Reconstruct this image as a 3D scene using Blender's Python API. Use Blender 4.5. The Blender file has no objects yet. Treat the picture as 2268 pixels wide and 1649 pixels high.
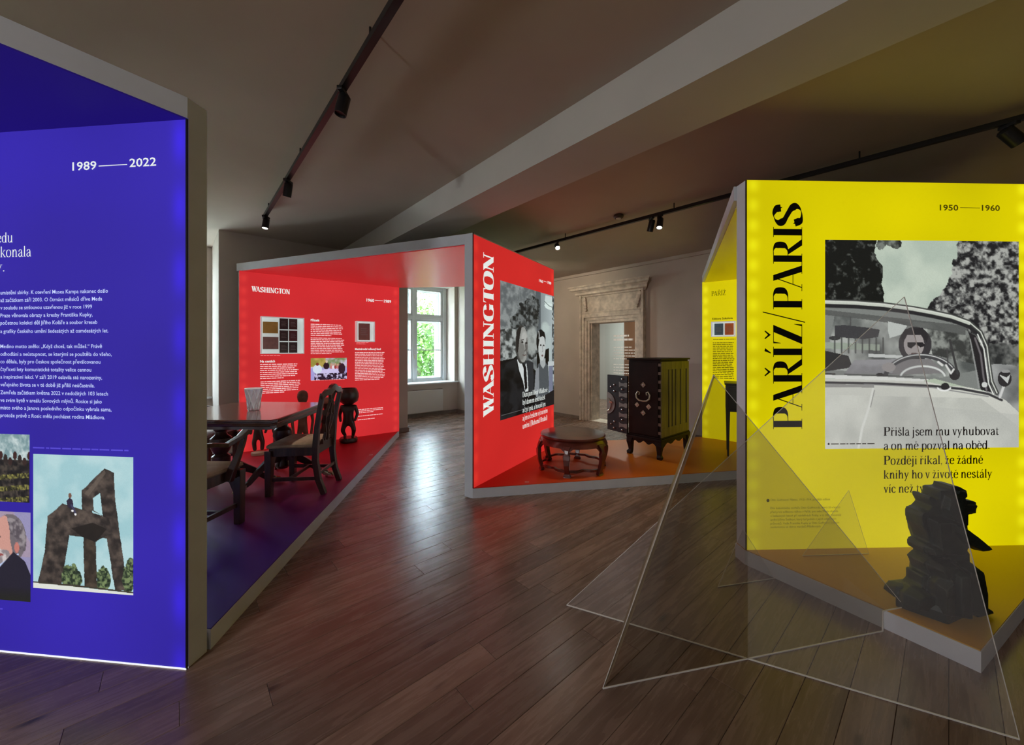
import bpy, bmesh, math, random
import numpy as np
from mathutils import Vector, Matrix

SC = bpy.context.scene
COL = SC.collection
F, HX, HY, EYE = 850.0, 1134.0, 775.0, 1.45      # focal length in pixels, principal x, horizon y, eye height (m)

# ------------------------------------------------------------------ camera
cam_d = bpy.data.cameras.new('camera')
cam = bpy.data.objects.new('camera', cam_d); COL.objects.link(cam)
cam.location = (0, 0, EYE); cam.rotation_euler = (math.pi/2, 0, 0)
cam_d.sensor_width = 36.0; cam_d.lens = F/2268*36.0
cam_d.shift_x = 0.0; cam_d.shift_y = -(824.5-HY)/2268
cam_d.clip_start = 0.02
SC.camera = cam

# ------------------------------------------------------------------ world, exposure
SC.view_settings.view_transform = 'Standard'
SC.view_settings.look = 'None'
SC.view_settings.gamma = 1.0
SC.view_settings.use_curve_mapping = False
SC.view_settings.exposure = 0.0
W = bpy.data.worlds.new('overcast_sky'); SC.world = W
W.use_nodes = True
nt = W.node_tree; nt.nodes.clear()
wo = nt.nodes.new('ShaderNodeOutputWorld'); bg = nt.nodes.new('ShaderNodeBackground')
tc = nt.nodes.new('ShaderNodeTexCoord'); sp = nt.nodes.new('ShaderNodeSeparateXYZ'); cr = nt.nodes.new('ShaderNodeValToRGB')
nt.links.new(tc.outputs['Generated'], sp.inputs[0]); nt.links.new(sp.outputs['Z'], cr.inputs[0])
cr.color_ramp.elements[0].position = 0.0; cr.color_ramp.elements[0].color = (0.80, 0.92, 1.0, 1)
cr.color_ramp.elements[1].position = 0.7; cr.color_ramp.elements[1].color = (0.62, 0.80, 1.0, 1)
nt.links.new(cr.outputs[0], bg.inputs[0]); bg.inputs[1].default_value = 30.0
nt.links.new(bg.outputs[0], wo.inputs[0])

# room axes: U runs along the portal wall, V along the window wall
U = Vector((0.66, -0.7513)); U.normalize(); V = Vector((-U.y, U.x))
def ad(a, d): return Vector((U.x*a+V.x*d, U.y*a+V.y*d))
ROOM_Z = 3.05
BRIGHT = 1.0
def lamp(name, kind, loc, energy, color, target=None, size=0.05, spot=None, blend=0.6, sy=None, portal=False):
    L = bpy.data.lights.new(name, kind); o = bpy.data.objects.new(name, L); COL.objects.link(o)
    L.energy = energy; L.color = color; o.location = loc
    if kind == 'AREA':
        L.size = size
        if sy: L.shape = 'RECTANGLE'; L.size_y = sy
        if portal: L.cycles.is_portal = True
    else: L.shadow_soft_size = size
    if kind == 'SPOT': L.spot_size = spot; L.spot_blend = blend
    if target is not None:
        o.rotation_euler = (Vector(target)-Vector(loc)).to_track_quat('-Z', 'Y').to_euler()
    return o

# added fill lamps without fixtures, out of view, to brighten the room
for gx, gy, gz, ge, gc in ((-2.7, -2.2, 2.2, 165, (.95, .95, .98)), (6.3, 3.0, 2.1, 95, (1, .84, .62))):
    lamp('fill_lamp', 'POINT', (gx, gy, gz), ge, gc, size=.18)

# ------------------------------------------------------------------ projection helpers (where a thing stands)
def fl(px, py, z=0.0):
    Y = (EYE-z)*F/(py-HY); return Vector(((px-HX)/F*Y, Y))
def cl(px, py, z):
    return fl(px, py, z)
def srgb(r, g, b):
    f = lambda c: (c/255/12.92) if c/255 <= .04045 else ((c/255+.055)/1.055)**2.4
    return (f(r), f(g), f(b), 1)

# ------------------------------------------------------------------ materials
MATS = {}
def base_mat(name):
    m = bpy.data.materials.new(name); m.use_nodes = True; MATS[name] = m
    return m, m.node_tree, m.node_tree.nodes['Principled BSDF']
def mat(name, col, rough=.5, metal=0, noise=0, nscale=8, bump=0, bscale=40, emis=None, es=0, coat=0, stretch=None, spec=None):
    if name in MATS: return MATS[name]
    m, t, b = base_mat(name)
    b.inputs['Base Color'].default_value = col; b.inputs['Roughness'].default_value = rough; b.inputs['Metallic'].default_value = metal
    if coat: b.inputs['Coat Weight'].default_value = coat; b.inputs['Coat Roughness'].default_value = .15
    if spec is not None: b.inputs['Specular IOR Level'].default_value = spec
    if emis: b.inputs['Emission Color'].default_value = emis; b.inputs['Emission Strength'].default_value = es
    if noise or bump:
        tcn = t.nodes.new('ShaderNodeTexCoord'); mp = t.nodes.new('ShaderNodeMapping')
        t.links.new(tcn.outputs['Object'], mp.inputs[0])
        if stretch: mp.inputs['Scale'].default_value = stretch
    if noise:
        n = t.nodes.new('ShaderNodeTexNoise'); n.inputs['Scale'].default_value = nscale; n.inputs['Detail'].default_value = 6
        t.links.new(mp.outputs[0], n.inputs['Vector'])
        r = t.nodes.new('ShaderNodeValToRGB')
        r.color_ramp.elements[0].position = .3; r.color_ramp.elements[1].position = .7
        r.color_ramp.elements[0].color = (*[c*(1-noise) for c in col[:3]], 1)
        r.color_ramp.elements[1].color = (*[min(1, c*(1+noise)) for c in col[:3]], 1)
        t.links.new(n.outputs['Fac'], r.inputs[0]); t.links.new(r.outputs[0], b.inputs['Base Color'])
    if bump:
        n2 = t.nodes.new('ShaderNodeTexNoise'); n2.inputs['Scale'].default_value = bscale; n2.inputs['Detail'].default_value = 4
        t.links.new(mp.outputs[0], n2.inputs['Vector'])
        bp = t.nodes.new('ShaderNodeBump'); bp.inputs['Strength'].default_value = bump; bp.inputs['Distance'].default_value = .01
        t.links.new(n2.outputs['Fac'], bp.inputs['Height']); t.links.new(bp.outputs[0], b.inputs['Normal'])
    return m
def math_n(t, op, a, b=None):
    n = t.nodes.new('ShaderNodeMath'); n.operation = op
    for i, v in enumerate((a, b)):
        if v is None: continue
        if isinstance(v, (int, float)): n.inputs[i].default_value = v
        else: t.links.new(v, n.inputs[i])
    return n.outputs[0]
def lightbox_mat(name, col, hot, length, amp=.9, pitch=.115, strength=1.0, lo=.72):
    """Backlit textile: uneven LED backlight, brighter dots where the LED strips run down both sides."""
    m, t, b = base_mat(name)
    tcn = t.nodes.new('ShaderNodeTexCoord'); s = t.nodes.new('ShaderNodeSeparateXYZ'); t.links.new(tcn.outputs['Object'], s.inputs[0])
    n = t.nodes.new('ShaderNodeTexNoise'); n.inputs['Scale'].default_value = 1.1; n.inputs['Detail'].default_value = 1
    t.links.new(tcn.outputs['Object'], n.inputs['Vector'])
    base = math_n(t, 'ADD', math_n(t, 'MULTIPLY', n.outputs['Fac'], 2*(1-lo)), lo-(1-lo)*.25)
    x = s.outputs['X']; z = s.outputs['Z']
    d1 = math_n(t, 'SUBTRACT', x, .05); d2 = math_n(t, 'SUBTRACT', length-.05, x)
    g1 = math_n(t, 'POWER', 2.718, math_n(t, 'MULTIPLY', math_n(t, 'MULTIPLY', d1, d1), -700))
    g2 = math_n(t, 'POWER', 2.718, math_n(t, 'MULTIPLY', math_n(t, 'MULTIPLY', d2, d2), -700))
    c = math_n(t, 'COSINE', math_n(t, 'MULTIPLY', z, 2*math.pi/pitch))
    c = math_n(t, 'MULTIPLY', math_n(t, 'ADD', c, 1.35), .42)
    spots = math_n(t, 'MULTIPLY', math_n(t, 'ADD', g1, g2), c)
    mix = t.nodes.new('ShaderNodeMix'); mix.data_type = 'RGBA'
    mix.inputs[6].default_value = col; mix.inputs[7].default_value = hot
    t.links.new(math_n(t, 'MULTIPLY', spots, amp), mix.inputs[0]); mix.clamp_factor = True
    sc_ = t.nodes.new('ShaderNodeVectorMath'); sc_.operation = 'SCALE'
    t.links.new(mix.outputs[2], sc_.inputs[0]); t.links.new(base, sc_.inputs['Scale'])
    t.links.new(sc_.outputs[0], b.inputs['Emission Color']); b.inputs['Emission Strength'].default_value = strength
    b.inputs['Base Color'].default_value = (*[c*.35 for c in col[:3]], 1); b.inputs['Roughness'].default_value = .75
    return m
def print_mat(name, strength):
    m, t, b = base_mat(name)
    a = t.nodes.new('ShaderNodeAttribute'); a.attribute_name = 'Col'
    t.links.new(a.outputs['Color'], b.inputs['Emission Color']); b.inputs['Emission Strength'].default_value = strength
    b.inputs['Base Color'].default_value = (.02, .02, .02, 1); b.inputs['Roughness'].default_value = .7
    return m
def acrylic_mat(name, tint, milk, milkcol, rough=.02, ior=1.45):
    m = bpy.data.materials.new(name); m.use_nodes = True; MATS[name] = m; t = m.node_tree; t.nodes.clear()
    o = t.nodes.new('ShaderNodeOutputMaterial'); tr = t.nodes.new('ShaderNodeBsdfTransparent'); tr.inputs[0].default_value = tint
    gl = t.nodes.new('ShaderNodeBsdfGlossy'); gl.inputs['Roughness'].default_value = rough
    fr = t.nodes.new('ShaderNodeFresnel'); ge = t.nodes.new('ShaderNodeNewGeometry')
    t.links.new(math_n(t, 'ADD', math_n(t, 'MULTIPLY', ge.outputs['Backfacing'], 1/ior-ior), ior), fr.inputs[0])
    df = t.nodes.new('ShaderNodeBsdfDiffuse'); df.inputs[0].default_value = milkcol
    m1 = t.nodes.new('ShaderNodeMixShader'); m1.inputs[0].default_value = milk
    t.links.new(tr.outputs[0], m1.inputs[1]); t.links.new(df.outputs[0], m1.inputs[2])
    m2 = t.nodes.new('ShaderNodeMixShader'); t.links.new(fr.outputs[0], m2.inputs[0])
    t.links.new(m1.outputs[0], m2.inputs[1]); t.links.new(gl.outputs[0], m2.inputs[2]); t.links.new(m2.outputs[0], o.inputs[0])
    return m

M_PLASTER = mat('plaster', (.56, .49, .42, 1), .9, noise=.05, nscale=2.5, bump=.06, bscale=60)
M_CEIL = mat('ceiling_plaster', (.50, .42, .34, 1), .9, noise=.05, nscale=1.5, bump=.05, bscale=50)
M_BEAM = mat('beam_plaster', (.60, .57, .52, 1), .9, noise=.04, nscale=2)
M_FRAME = mat('grey_board', (.76, .81, .88, 1), .55, noise=.04, nscale=6)
M_BLACK = mat('black_metal', (.012, .012, .013, 1), .4, metal=.2)
M_STONE = mat('weathered_sandstone', (.62, .55, .46, 1), .85, noise=.28, nscale=9, bump=.5, bscale=30)
M_WHITEWOOD = mat('white_painted_wood', (.74, .76, .76, 1), .45)
M_RAD = mat('enamelled_steel', (.62, .60, .56, 1), .4)
M_BASEB = mat('dark_baseboard_wood', (.22, .18, .15, 1), .5, noise=.2)
M_DARKWOOD = mat('dark_mahogany', (.065, .026, .018, 1), .32, noise=.45, nscale=6, coat=.4, stretch=(1, 6, 1))
M_TABLEWOOD = mat('polished_mahogany', (.085, .030, .020, 1), .16, noise=.35, nscale=3, coat=.7, stretch=(1, 9, 1))
M_ROSE = mat('red_lacquered_rosewood', (.115, .024, .016, 1), .28, noise=.4, nscale=5, coat=.6)
M_CARVED = mat('black_carved_wood', (.040, .026, .019, 1), .38, noise=.4, nscale=10, coat=.2)
M_CARVED_BROWN = mat('brown_carved_wood', (.17, .095, .055, 1), .5, noise=.5, nscale=10)
M_CUSHION = mat('beige_seat_cloth', (.46, .35, .24, 1), .85, noise=.25, nscale=9, bump=.3, bscale=200)
M_SILK = mat('grey_seat_cloth', (.40, .40, .38, 1), .6, noise=.2, nscale=12)
M_BRASS = mat('worn_brass', (.55, .48, .34, 1), .25, metal=1)
M_IRON = mat('dark_iron_strap', (.20, .18, .15, 1), .55, metal=.3, noise=.3)
M_MOUNT = mat('pale_metal_mount', (.46, .42, .30, 1), .5, metal=.2, noise=.3)
M_STUD = mat('steel_stud', (.65, .65, .64, 1), .25, metal=1)
M_BRONZE = mat('dark_green_bronze', (.016, .026, .022, 1), .45, metal=.35, noise=.5, nscale=9, bump=.4, bscale=25)
M_CABINET = mat('dark_cabinet_wood', (.017, .008, .005, 1), .6, noise=.35, nscale=6, spec=.25)
M_CABSIDE = mat('green_brown_cabinet_side', (.20, .17, .07, 1), .5, noise=.3, nscale=5, stretch=(6, 6, .6))
M_GAP = mat('dark_groove', (.008, .007, .006, 1), .8)
M_CRYSTAL = acrylic_mat('cut_crystal', (.9, .92, .95, 1), .45, (.9, .92, .97, 1), .08, 1.9)
M_CRYSTAL_CUT = mat('crystal_cut_edges', (.9, .92, .95, 1), .08, emis=None)
M_DESK = mat('dark_green_desk', (.035, .045, .03, 1), .4, noise=.3)
M_PAPER = mat('paper_white', (.85, .85, .82, 1), .8)
M_LENS = mat('lamp_lens', (.9, .9, .85, 1), .3, emis=(1, .95, .82, 1), es=6)
M_LENS_HOT = mat('lamp_lens_bright', (.9, .9, .85, 1), .3, emis=(1, .93, .75, 1), es=25)
M_TEXT_W = mat('white_backlit_print', (.3, .3, .3, 1), .7, emis=srgb(232, 240, 236), es=.9)
M_TEXT_BLUE = mat('pale_blue_backlit_print', (.3, .3, .3, 1), .7, emis=srgb(190, 205, 250), es=.95)
M_TEXT_DIMBLUE = mat('dim_violet_print', (.05, .05, .2, 1), .7, emis=srgb(82, 68, 205), es=.9)
M_TEXT_PINK = mat('pink_backlit_print', (.3, .1, .1, 1), .7, emis=srgb(245, 150, 150), es=.9)
M_TEXT_K = mat('black_print', (.012, .011, .006, 1), .6, spec=.2)
M_TEXT_BR = mat('brown_print', (.05, .045, .005, 1), .6, emis=srgb(80, 70, 8), es=.7, spec=.2)
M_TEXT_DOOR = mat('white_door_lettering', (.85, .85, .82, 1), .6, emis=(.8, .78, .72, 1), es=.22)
M_ACR_DARK = acrylic_mat('smoked_acrylic', (.58, .56, .51, 1), .01, (.5, .45, .4, 1), .06, 1.25)
M_ACR_LIGHT = acrylic_mat('clear_acrylic_hazed', (.97, .97, .98, 1), .14, (.9, .9, .92, 1), .02, 1.3)  # white haze mixed in, standing in for the sheet's pale reflection
M_ACR_EDGE = mat('frosted_acrylic_edge', (.92, .92, .88, 1), .35)
M_ACR_FLANGE = acrylic_mat('bent_acrylic_flange', (.85, .80, .72, 1), .6, (.85, .72, .55, 1), .2, 1.4)
M_GLASS = acrylic_mat('window_glass', (.97, .98, .98, 1), .0, (1, 1, 1, 1), .0, 1.35)

# wood planks
def plank_mat():
    m, t, b = base_mat('oak_planks')
    tcn = t.nodes.new('ShaderNodeTexCoord'); geo = t.nodes.new('ShaderNodeNewGeometry'); oi = t.nodes.new('ShaderNodeObjectInfo')
    rnd = math_n(t, 'FRACT', math_n(t, 'ADD', oi.outputs['Random'], geo.outputs['Random Per Island']))
    mp = t.nodes.new('ShaderNodeMapping'); ang = math.atan2(V.y, V.x)
    mp.vector_type = 'TEXTURE'; mp.inputs['Rotation'].default_value = (0, 0, ang)
    t.links.new(tcn.outputs['Object'], mp.inputs[0])
    off = t.nodes.new('ShaderNodeVectorMath'); off.operation = 'ADD'
    cmb = t.nodes.new('ShaderNodeCombineXYZ'); t.links.new(math_n(t, 'MULTIPLY', rnd, 37.), cmb.inputs[0]); t.links.new(math_n(t, 'MULTIPLY', rnd, 19.), cmb.inputs[2])
    t.links.new(mp.outputs[0], off.inputs[0]); t.links.new(cmb.outputs[0], off.inputs[1])
    sc2 = t.nodes.new('ShaderNodeVectorMath'); sc2.operation = 'MULTIPLY'; sc2.inputs[1].default_value = (1.2, 14, 1)
    t.links.new(off.outputs[0], sc2.inputs[0])
    n = t.nodes.new('ShaderNodeTexNoise'); n.inputs['Scale'].default_value = 2.2; n.inputs['Detail'].default_value = 8; n.inputs['Roughness'].default_value = .65; n.inputs['Distortion'].default_value = .6
    t.links.new(sc2.outputs[0], n.inputs['Vector'])
    r = t.nodes.new('ShaderNodeValToRGB'); r.color_ramp.elements[0].position = .28; r.color_ramp.elements[1].position = .72
    r.color_ramp.elements[0].color = (.140, .086, .060, 1); r.color_ramp.elements[1].color = (.290, .195, .145, 1)
    t.links.new(n.outputs['Fac'], r.inputs[0])
    hsv = t.nodes.new('ShaderNodeHueSaturation'); t.links.new(r.outputs[0], hsv.inputs['Color'])
    t.links.new(math_n(t, 'ADD', math_n(t, 'MULTIPLY', rnd, .55), .72), hsv.inputs['Value'])
    # knots
    sc3 = t.nodes.new('ShaderNodeVectorMath'); sc3.operation = 'MULTIPLY'; sc3.inputs[1].default_value = (1.6, 5, 1)
    t.links.new(off.outputs[0], sc3.inputs[0])
    vo = t.nodes.new('ShaderNodeTexVoronoi'); vo.inputs['Scale'].default_value = 1.0; t.links.new(sc3.outputs[0], vo.inputs['Vector'])
    k = t.nodes.new('ShaderNodeMapRange'); k.inputs[1].default_value = .03; k.inputs[2].default_value = .11; k.inputs[3].default_value = .25; k.inputs[4].default_value = 1
    t.links.new(vo.outputs['Distance'], k.inputs[0])
    mx = t.nodes.new('ShaderNodeVectorMath'); mx.operation = 'SCALE'
    t.links.new(hsv.outputs[0], mx.inputs[0]); t.links.new(k.outputs[0], mx.inputs['Scale'])
    t.links.new(mx.outputs[0], b.inputs['Base Color'])
    rr = math_n(t, 'ADD', math_n(t, 'MULTIPLY', n.outputs['Fac'], .16), .19)
    t.links.new(rr, b.inputs['Roughness'])
    bp = t.nodes.new('ShaderNodeBump'); bp.inputs['Strength'].default_value = .12; bp.inputs['Distance'].default_value = .003
    t.links.new(n.outputs['Fac'], bp.inputs['Height']); t.links.new(bp.outputs[0], b.inputs['Normal'])
    return m
M_PLANK = plank_mat()
def carpet_mat(name, stops, vec):
    """Printed carpet whose dye runs from one colour to the next along a floor direction."""
    m, t, b = base_mat(name)
    tcn = t.nodes.new('ShaderNodeTexCoord'); dt = t.nodes.new('ShaderNodeVectorMath'); dt.operation = 'DOT_PRODUCT'
    dt.inputs[1].default_value = (vec[0], vec[1], 0); t.links.new(tcn.outputs['Object'], dt.inputs[0])
    r = t.nodes.new('ShaderNodeValToRGB'); lo, hi = stops[0][0], stops[-1][0]
    v = t.nodes.new('ShaderNodeMapRange'); v.inputs[1].default_value = lo; v.inputs[2].default_value = hi
    t.links.new(dt.outputs['Value'], v.inputs[0]); t.links.new(v.outputs[0], r.inputs[0])
    el = r.color_ramp.elements
    el[0].position = 0; el[0].color = stops[0][1]; el[1].position = 1; el[1].color = stops[-1][1]
    for p, c in stops[1:-1]:
        e = el.new((p-lo)/(hi-lo)); e.color = c
    t.links.new(r.outputs[0], b.inputs['Base Color']); b.inputs['Roughness'].default_value = .42
    b.inputs['Specular IOR Level'].default_value = .35
    return m

# ------------------------------------------------------------------ mesh helpers
class MB:
    def __init__(s): s.v = []; s.f = []
    def add(s, vs, fs):
        k = len(s.v); s.v += [tuple(v) for v in vs]; s.f += [tuple(i+k for i in f) for f in fs]; return s
    def box(s, c, size, rz=0, M=None, taper=1.0, bev=0):
        x, y, z = [q/2 for q in size]
        T = Matrix.Translation(c) @ Matrix.Rotation(rz, 4, 'Z')
        if M is not None: T = M @ T
        if bev:
            bm = bmesh.new(); bmesh.ops.create_cube(bm, size=1)
            for v in bm.verts: v.co = Vector((v.co.x*2*x, v.co.y*2*y, v.co.z*2*z))
            bmesh.ops.bevel(bm, geom=list(bm.edges), offset=bev, segments=2, affect='EDGES', profile=.6)
            bm.verts.ensure_lookup_table()
            s.add([T @ v.co for v in bm.verts], [[v.index for v in f.verts] for f in bm.faces]); bm.free(); return s
        vs = [(-x*taper, -y*taper, -z), (x*taper, -y*taper, -z), (x*taper, y*taper, -z), (-x*taper, y*taper, -z), (-x, -y, z), (x, -y, z), (x, y, z), (-x, y, z)]
        return s.add([T @ Vector(v) for v in vs], [(3, 2, 1, 0), (4, 5, 6, 7), (0, 1, 5, 4), (1, 2, 6, 5), (2, 3, 7, 6), (3, 0, 4, 7)])
    def span(s, x0, x1, y0, y1, z0, z1, **k): return s.box(((x0+x1)/2, (y0+y1)/2, (z0+z1)/2), (abs(x1-x0), abs(y1-y0), abs(z1-z0)), **k)
    def prism(s, poly, z0, z1):
        n = len(poly)
        area = sum(poly[i][0]*poly[(i+1) % n][1]-poly[(i+1) % n][0]*poly[i][1] for i in range(n))
        if area < 0: poly = poly[::-1]
        vs = [(p[0], p[1], z0) for p in poly]+[(p[0], p[1], z1) for p in poly]
        return s.add(vs, [tuple(range(n-1, -1, -1)), tuple(range(n, 2*n))]+[(i, (i+1) % n, n+(i+1) % n, n+i) for i in range(n)])
    def extr(s, poly, y0, y1, M=None):
        """polygon in x,z extruded along y"""
        n = len(poly)
        area = sum(poly[i][0]*poly[(i+1) % n][1]-poly[(i+1) % n][0]*poly[i][1] for i in range(n))
        if area < 0: poly = poly[::-1]
        vs = [Vector((p[0], y0, p[1])) for p in poly]+[Vector((p[0], y1, p[1])) for p in poly]
        if M is not None: vs = [M @ v for v in vs]
        return s.add(vs, [tuple(range(n)), tuple(range(2*n-1, n-1, -1))]+[(i, n+i, n+(i+1) % n, (i+1) % n) for i in range(n)])
    def tube(s, path, rad, n=8, sq=None, caps=True):
        """swept section along a path; sq=(w,h) gives a rectangular section scaled by rad"""
        P = [Vector(p) for p in path]; R = rad if isinstance(rad, (list, tuple)) else [rad]*len(P)
        rings = []; ref = None
        for i, p in enumerate(P):
            t = (P[min(i+1, len(P)-1)]-P[max(i-1, 0)]).normalized()
            if ref is None: ref = Vector((0, 0, 1)) if abs(t.z) < .8 else Vector((1, 0, 0))
            a = t.cross(ref).normalized(); b = a.cross(t).normalized(); ref = b
            if sq: ring = [p+a*R[i]*sq[0]*sx+b*R[i]*sq[1]*sy for sx, sy in ((-1, -1), (1, -1), (1, 1), (-1, 1))]
            else: ring = [p+a*R[i]*math.cos(2*math.pi*k/n)+b*R[i]*math.sin(2*math.pi*k/n) for k in range(n)]
            rings.append(ring)
        m = len(rings[0]); vs = [v for r in rings for v in r]; fs = []
        for i in range(len(rings)-1):
            for k in range(m): fs.append((i*m+k, i*m+(k+1) % m, (i+1)*m+(k+1) % m, (i+1)*m+k))
        if caps: fs += [tuple(range(m-1, -1, -1)), tuple((len(rings)-1)*m+k for k in range(m))]
        return s.add(vs, fs)
    def lathe(s, prof, n=20, c=(0, 0, 0), M=None):
        vs = []; fs = []
        for r, z in prof:
            for k in range(n):
                v = Vector((c[0]+r*math.cos(2*math.pi*k/n), c[1]+r*math.sin(2*math.pi*k/n), c[2]+z)); vs.append(M @ v if M is not None else v)
        for i in range(len(prof)-1):
            for k in range(n): fs.append((i*n+k, i*n+(k+1) % n, (i+1)*n+(k+1) % n, (i+1)*n+k))
        fs += [tuple(range(n-1, -1, -1)), tuple((len(prof)-1)*n+k for k in range(n))]
        return s.add(vs, fs)
    def hull(s, pts, M=None):
        bm = bmesh.new()
        for p in pts: bm.verts.new(M @ Vector(p) if M is not None else p)
        r = bmesh.ops.convex_hull(bm, input=bm.verts)
        bmesh.ops.delete(bm, geom=[g for g in r['geom_interior'] if isinstance(g, bmesh.types.BMVert)], context='VERTS')
        bm.verts.index_update(); bm.verts.ensure_lookup_table()
        s.add([v.co for v in bm.verts], [[v.index for v in f.verts] for f in bm.faces]); bm.free(); return s
    def build(s, name, m, parent=None, smooth=False, bevel=0, mats=None):
        me = bpy.data.meshes.new(name); me.from_pydata(s.v, [], s.f); me.validate()
        for q in ([m] if mats is None else mats): me.materials.append(q)
        bm = bmesh.new(); bm.from_mesh(me); bmesh.ops.recalc_face_normals(bm, faces=bm.faces)
        bm.to_mesh(me); bm.free()
        if smooth:
            me.polygons.foreach_set('use_smooth', [True]*len(me.polygons))
            me.set_sharp_from_angle(angle=math.radians(42))
        o = bpy.data.objects.new(name, me); COL.objects.link(o)
        if parent is not None: o.parent = parent
        if bevel:
            bv = o.modifiers.new('bevel', 'BEVEL'); bv.width = bevel; bv.segments = 2; bv.limit_method = 'ANGLE'; bv.angle_limit = math.radians(40)
        return o
def tag(o, label, cat, group=None, kind=None):
    o['label'] = label
    if cat: o['category'] = cat
    if group: o['group'] = group
    if kind: o['kind'] = kind
    return o
def thing(name, label, cat, loc=(0, 0, 0), rz=0, group=None):
    o = bpy.data.objects.new(name, None); COL.objects.link(o); o.empty_display_size = .1
    o.location = loc; o.rotation_euler = (0, 0, rz)
    return tag(o, label, cat, group)
def struct(o): o['kind'] = 'structure'; return o

# ================================================================== ROOM SHELL
a_w = Vector((-1.87, 6.88)).dot(U)          # window wall plane
d_n0 = Vector((-1.87, 6.88)).dot(V)         # near side of the first window niche
a_p = Vector((-1.28, 9.0)).dot(U)           # parapet under the window
d_n1 = Vector((-1.28, 9.0)).dot(V)
d_w = Vector((.935, 8.68)).dot(V)           # portal wall plane
A_MAX, D_MIN = 8.2, -7.0
def adbox(mb, a0, a1, d0, d1, z0, z1):
    mb.prism([tuple(ad(a0, d0)), tuple(ad(a1, d0)), tuple(ad(a1, d1)), tuple(ad(a0, d1))], z0, z1); return mb
niches = [(d_n0, d_n1), (-1.45, .437), (-5.5, -3.65)]
a_win = a_p-.36                              # window plane
WTOP = 2.92
PAR = .70

# window wall: piers between the niches, parapets below, heads above the windows
wl = MB()
edges = [d_w+.3]+[x for n in niches for x in (n[1], n[0])]+[]
prev = d_w+.3
for n0, n1 in niches:
    adbox(wl, a_p-.5, a_w, n1, prev, 0, ROOM_Z); prev = n0
    c = (n0+n1)/2; w0, w1 = c-.86, c+.84
    adbox(wl, a_p-.5, a_p, n0, n1, 0, PAR)
    adbox(wl, a_p-.5, a_p, n0, w0+.08, PAR, ROOM_Z); adbox(wl, a_p-.5, a_p, w1, n1, PAR, ROOM_Z)
    adbox(wl, a_p-.5, a_p, w0+.08, w1, WTOP, ROOM_Z)
if prev > D_MIN: adbox(wl, a_p-.5, a_w, D_MIN, prev, 0, ROOM_Z)
struct(wl.build('wall_window', M_PLASTER))

# portal wall with the doorway
def wall_px(px, d):     # a on the plane d for an image column
    k = (px-HX)/F
    return (k*V.y*d-V.x*d)/(U.x-k*U.y)
aL, aR = wall_px(1309, d_w), wall_px(1409, d_w)
pm = ad((aL+aR)/2, d_w)
DOOR_H = EYE+(775-713)*pm.y/F
WT = .27
wp = MB()
adbox(wp, a_p-.5, aL, d_w, d_w+WT, 0, ROOM_Z); adbox(wp, aR, A_MAX, d_w, d_w+WT, 0, ROOM_Z); adbox(wp, aL, aR, d_w, d_w+WT, DOOR_H, ROOM_Z)
struct(wp.build('wall_portal', M_PLASTER))
struct(adbox(MB(), A_MAX, A_MAX+.3, D_MIN, d_w+.4, 0, ROOM_Z).build('wall_far_right', M_PLASTER))
struct(adbox(MB(), a_p-.5, A_MAX+.3, D_MIN-.3, D_MIN, 0, ROOM_Z).build('wall_behind', M_PLASTER))
struct(adbox(MB(), a_p-.8, A_MAX+.3, D_MIN-.3, d_w+4.6, ROOM_Z, ROOM_Z+.25).build('ceiling', M_CEIL))
# beam
bl = cl(1640, 0, ROOM_Z); bl2 = cl(770, 545, ROOM_Z)
bd = (bl2-bl).normalized(); bn = Vector((-bd.y, bd.x))
if bn.x < 0: bn = -bn
b0 = bl-bd*6.5; b1 = bl2+bd*1.5
struct(MB().prism([tuple(b0), tuple(b1), tuple(b1+bn*.43), tuple(b0+bn*.43)], ROOM_Z-.26, ROOM_Z+.02).build('trim_1', M_BEAM))
# cove line along the portal wall
cv = MB(); adbox(cv, a_w, A_MAX, d_w-.05, d_w+.02, ROOM_Z-.055, ROOM_Z)
struct(cv.build('trim_2', M_PLASTER))
# baseboards
bb = MB(); adbox(bb, a_w, aL-.18, d_w-.02, d_w, 0, .06); adbox(bb, aR+.18, A_MAX, d_w-.02, d_w, 0, .06)
struct(bb.build('baseboard_portal', M_BASEB))
bb = MB(); prev = d_w
for n0, n1 in niches:
    adbox(bb, a_w, a_w+.018, n1, prev, 0, .07); adbox(bb, a_p, a_w+.018, n1-.018, n1, 0, .07); adbox(bb, a_p, a_w+.018, n0, n0+.018, 0, .07)
    adbox(bb, a_p, a_p+.018, n0, n1, 0, .07); prev = n0
struct(bb.build('baseboard_window', M_BASEB))

# ---- floor: slab + oak planks
floor = struct(adbox(MB(), a_p-.8, A_MAX+.3, D_MIN-.3, d_w+4.6, -.2, -.02).build('floor', mat('plank_joint_dark', (.02, .014, .01, 1), .9)))
PLAT1 = [(-1.46, 1.86), (-1.90, 6.42), (-1.945, 6.46), (-3.66, 5.15), (-3.75, 3.6), (-3.5, 2.08)]
PLAT2 = [(-.384, 3.756), (4.39, 4.67), (4.46, 4.78), (3.02, 6.03), (2.92, 5.98), (1.46, 5.76), (.50, 5.49), (-.43, 3.78)]
PLAT3 = [(1.575, 2.60), (2.106, 1.723), (3.75, 2.60), (3.60, 2.78), (1.57, 2.70)]
def inside(p, poly):
    c = False; n = len(poly)
    for i in range(n):
        x0, y0 = poly[i]; x1, y1 = poly[(i+1) % n]
        if (y0 > p[1]) != (y1 > p[1]) and p[0] < (x1-x0)*(p[1]-y0)/(y1-y0)+x0: c = not c
    return c
random.seed(4)
PW = .14; planks = []
a = -7.7; row = 0
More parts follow.
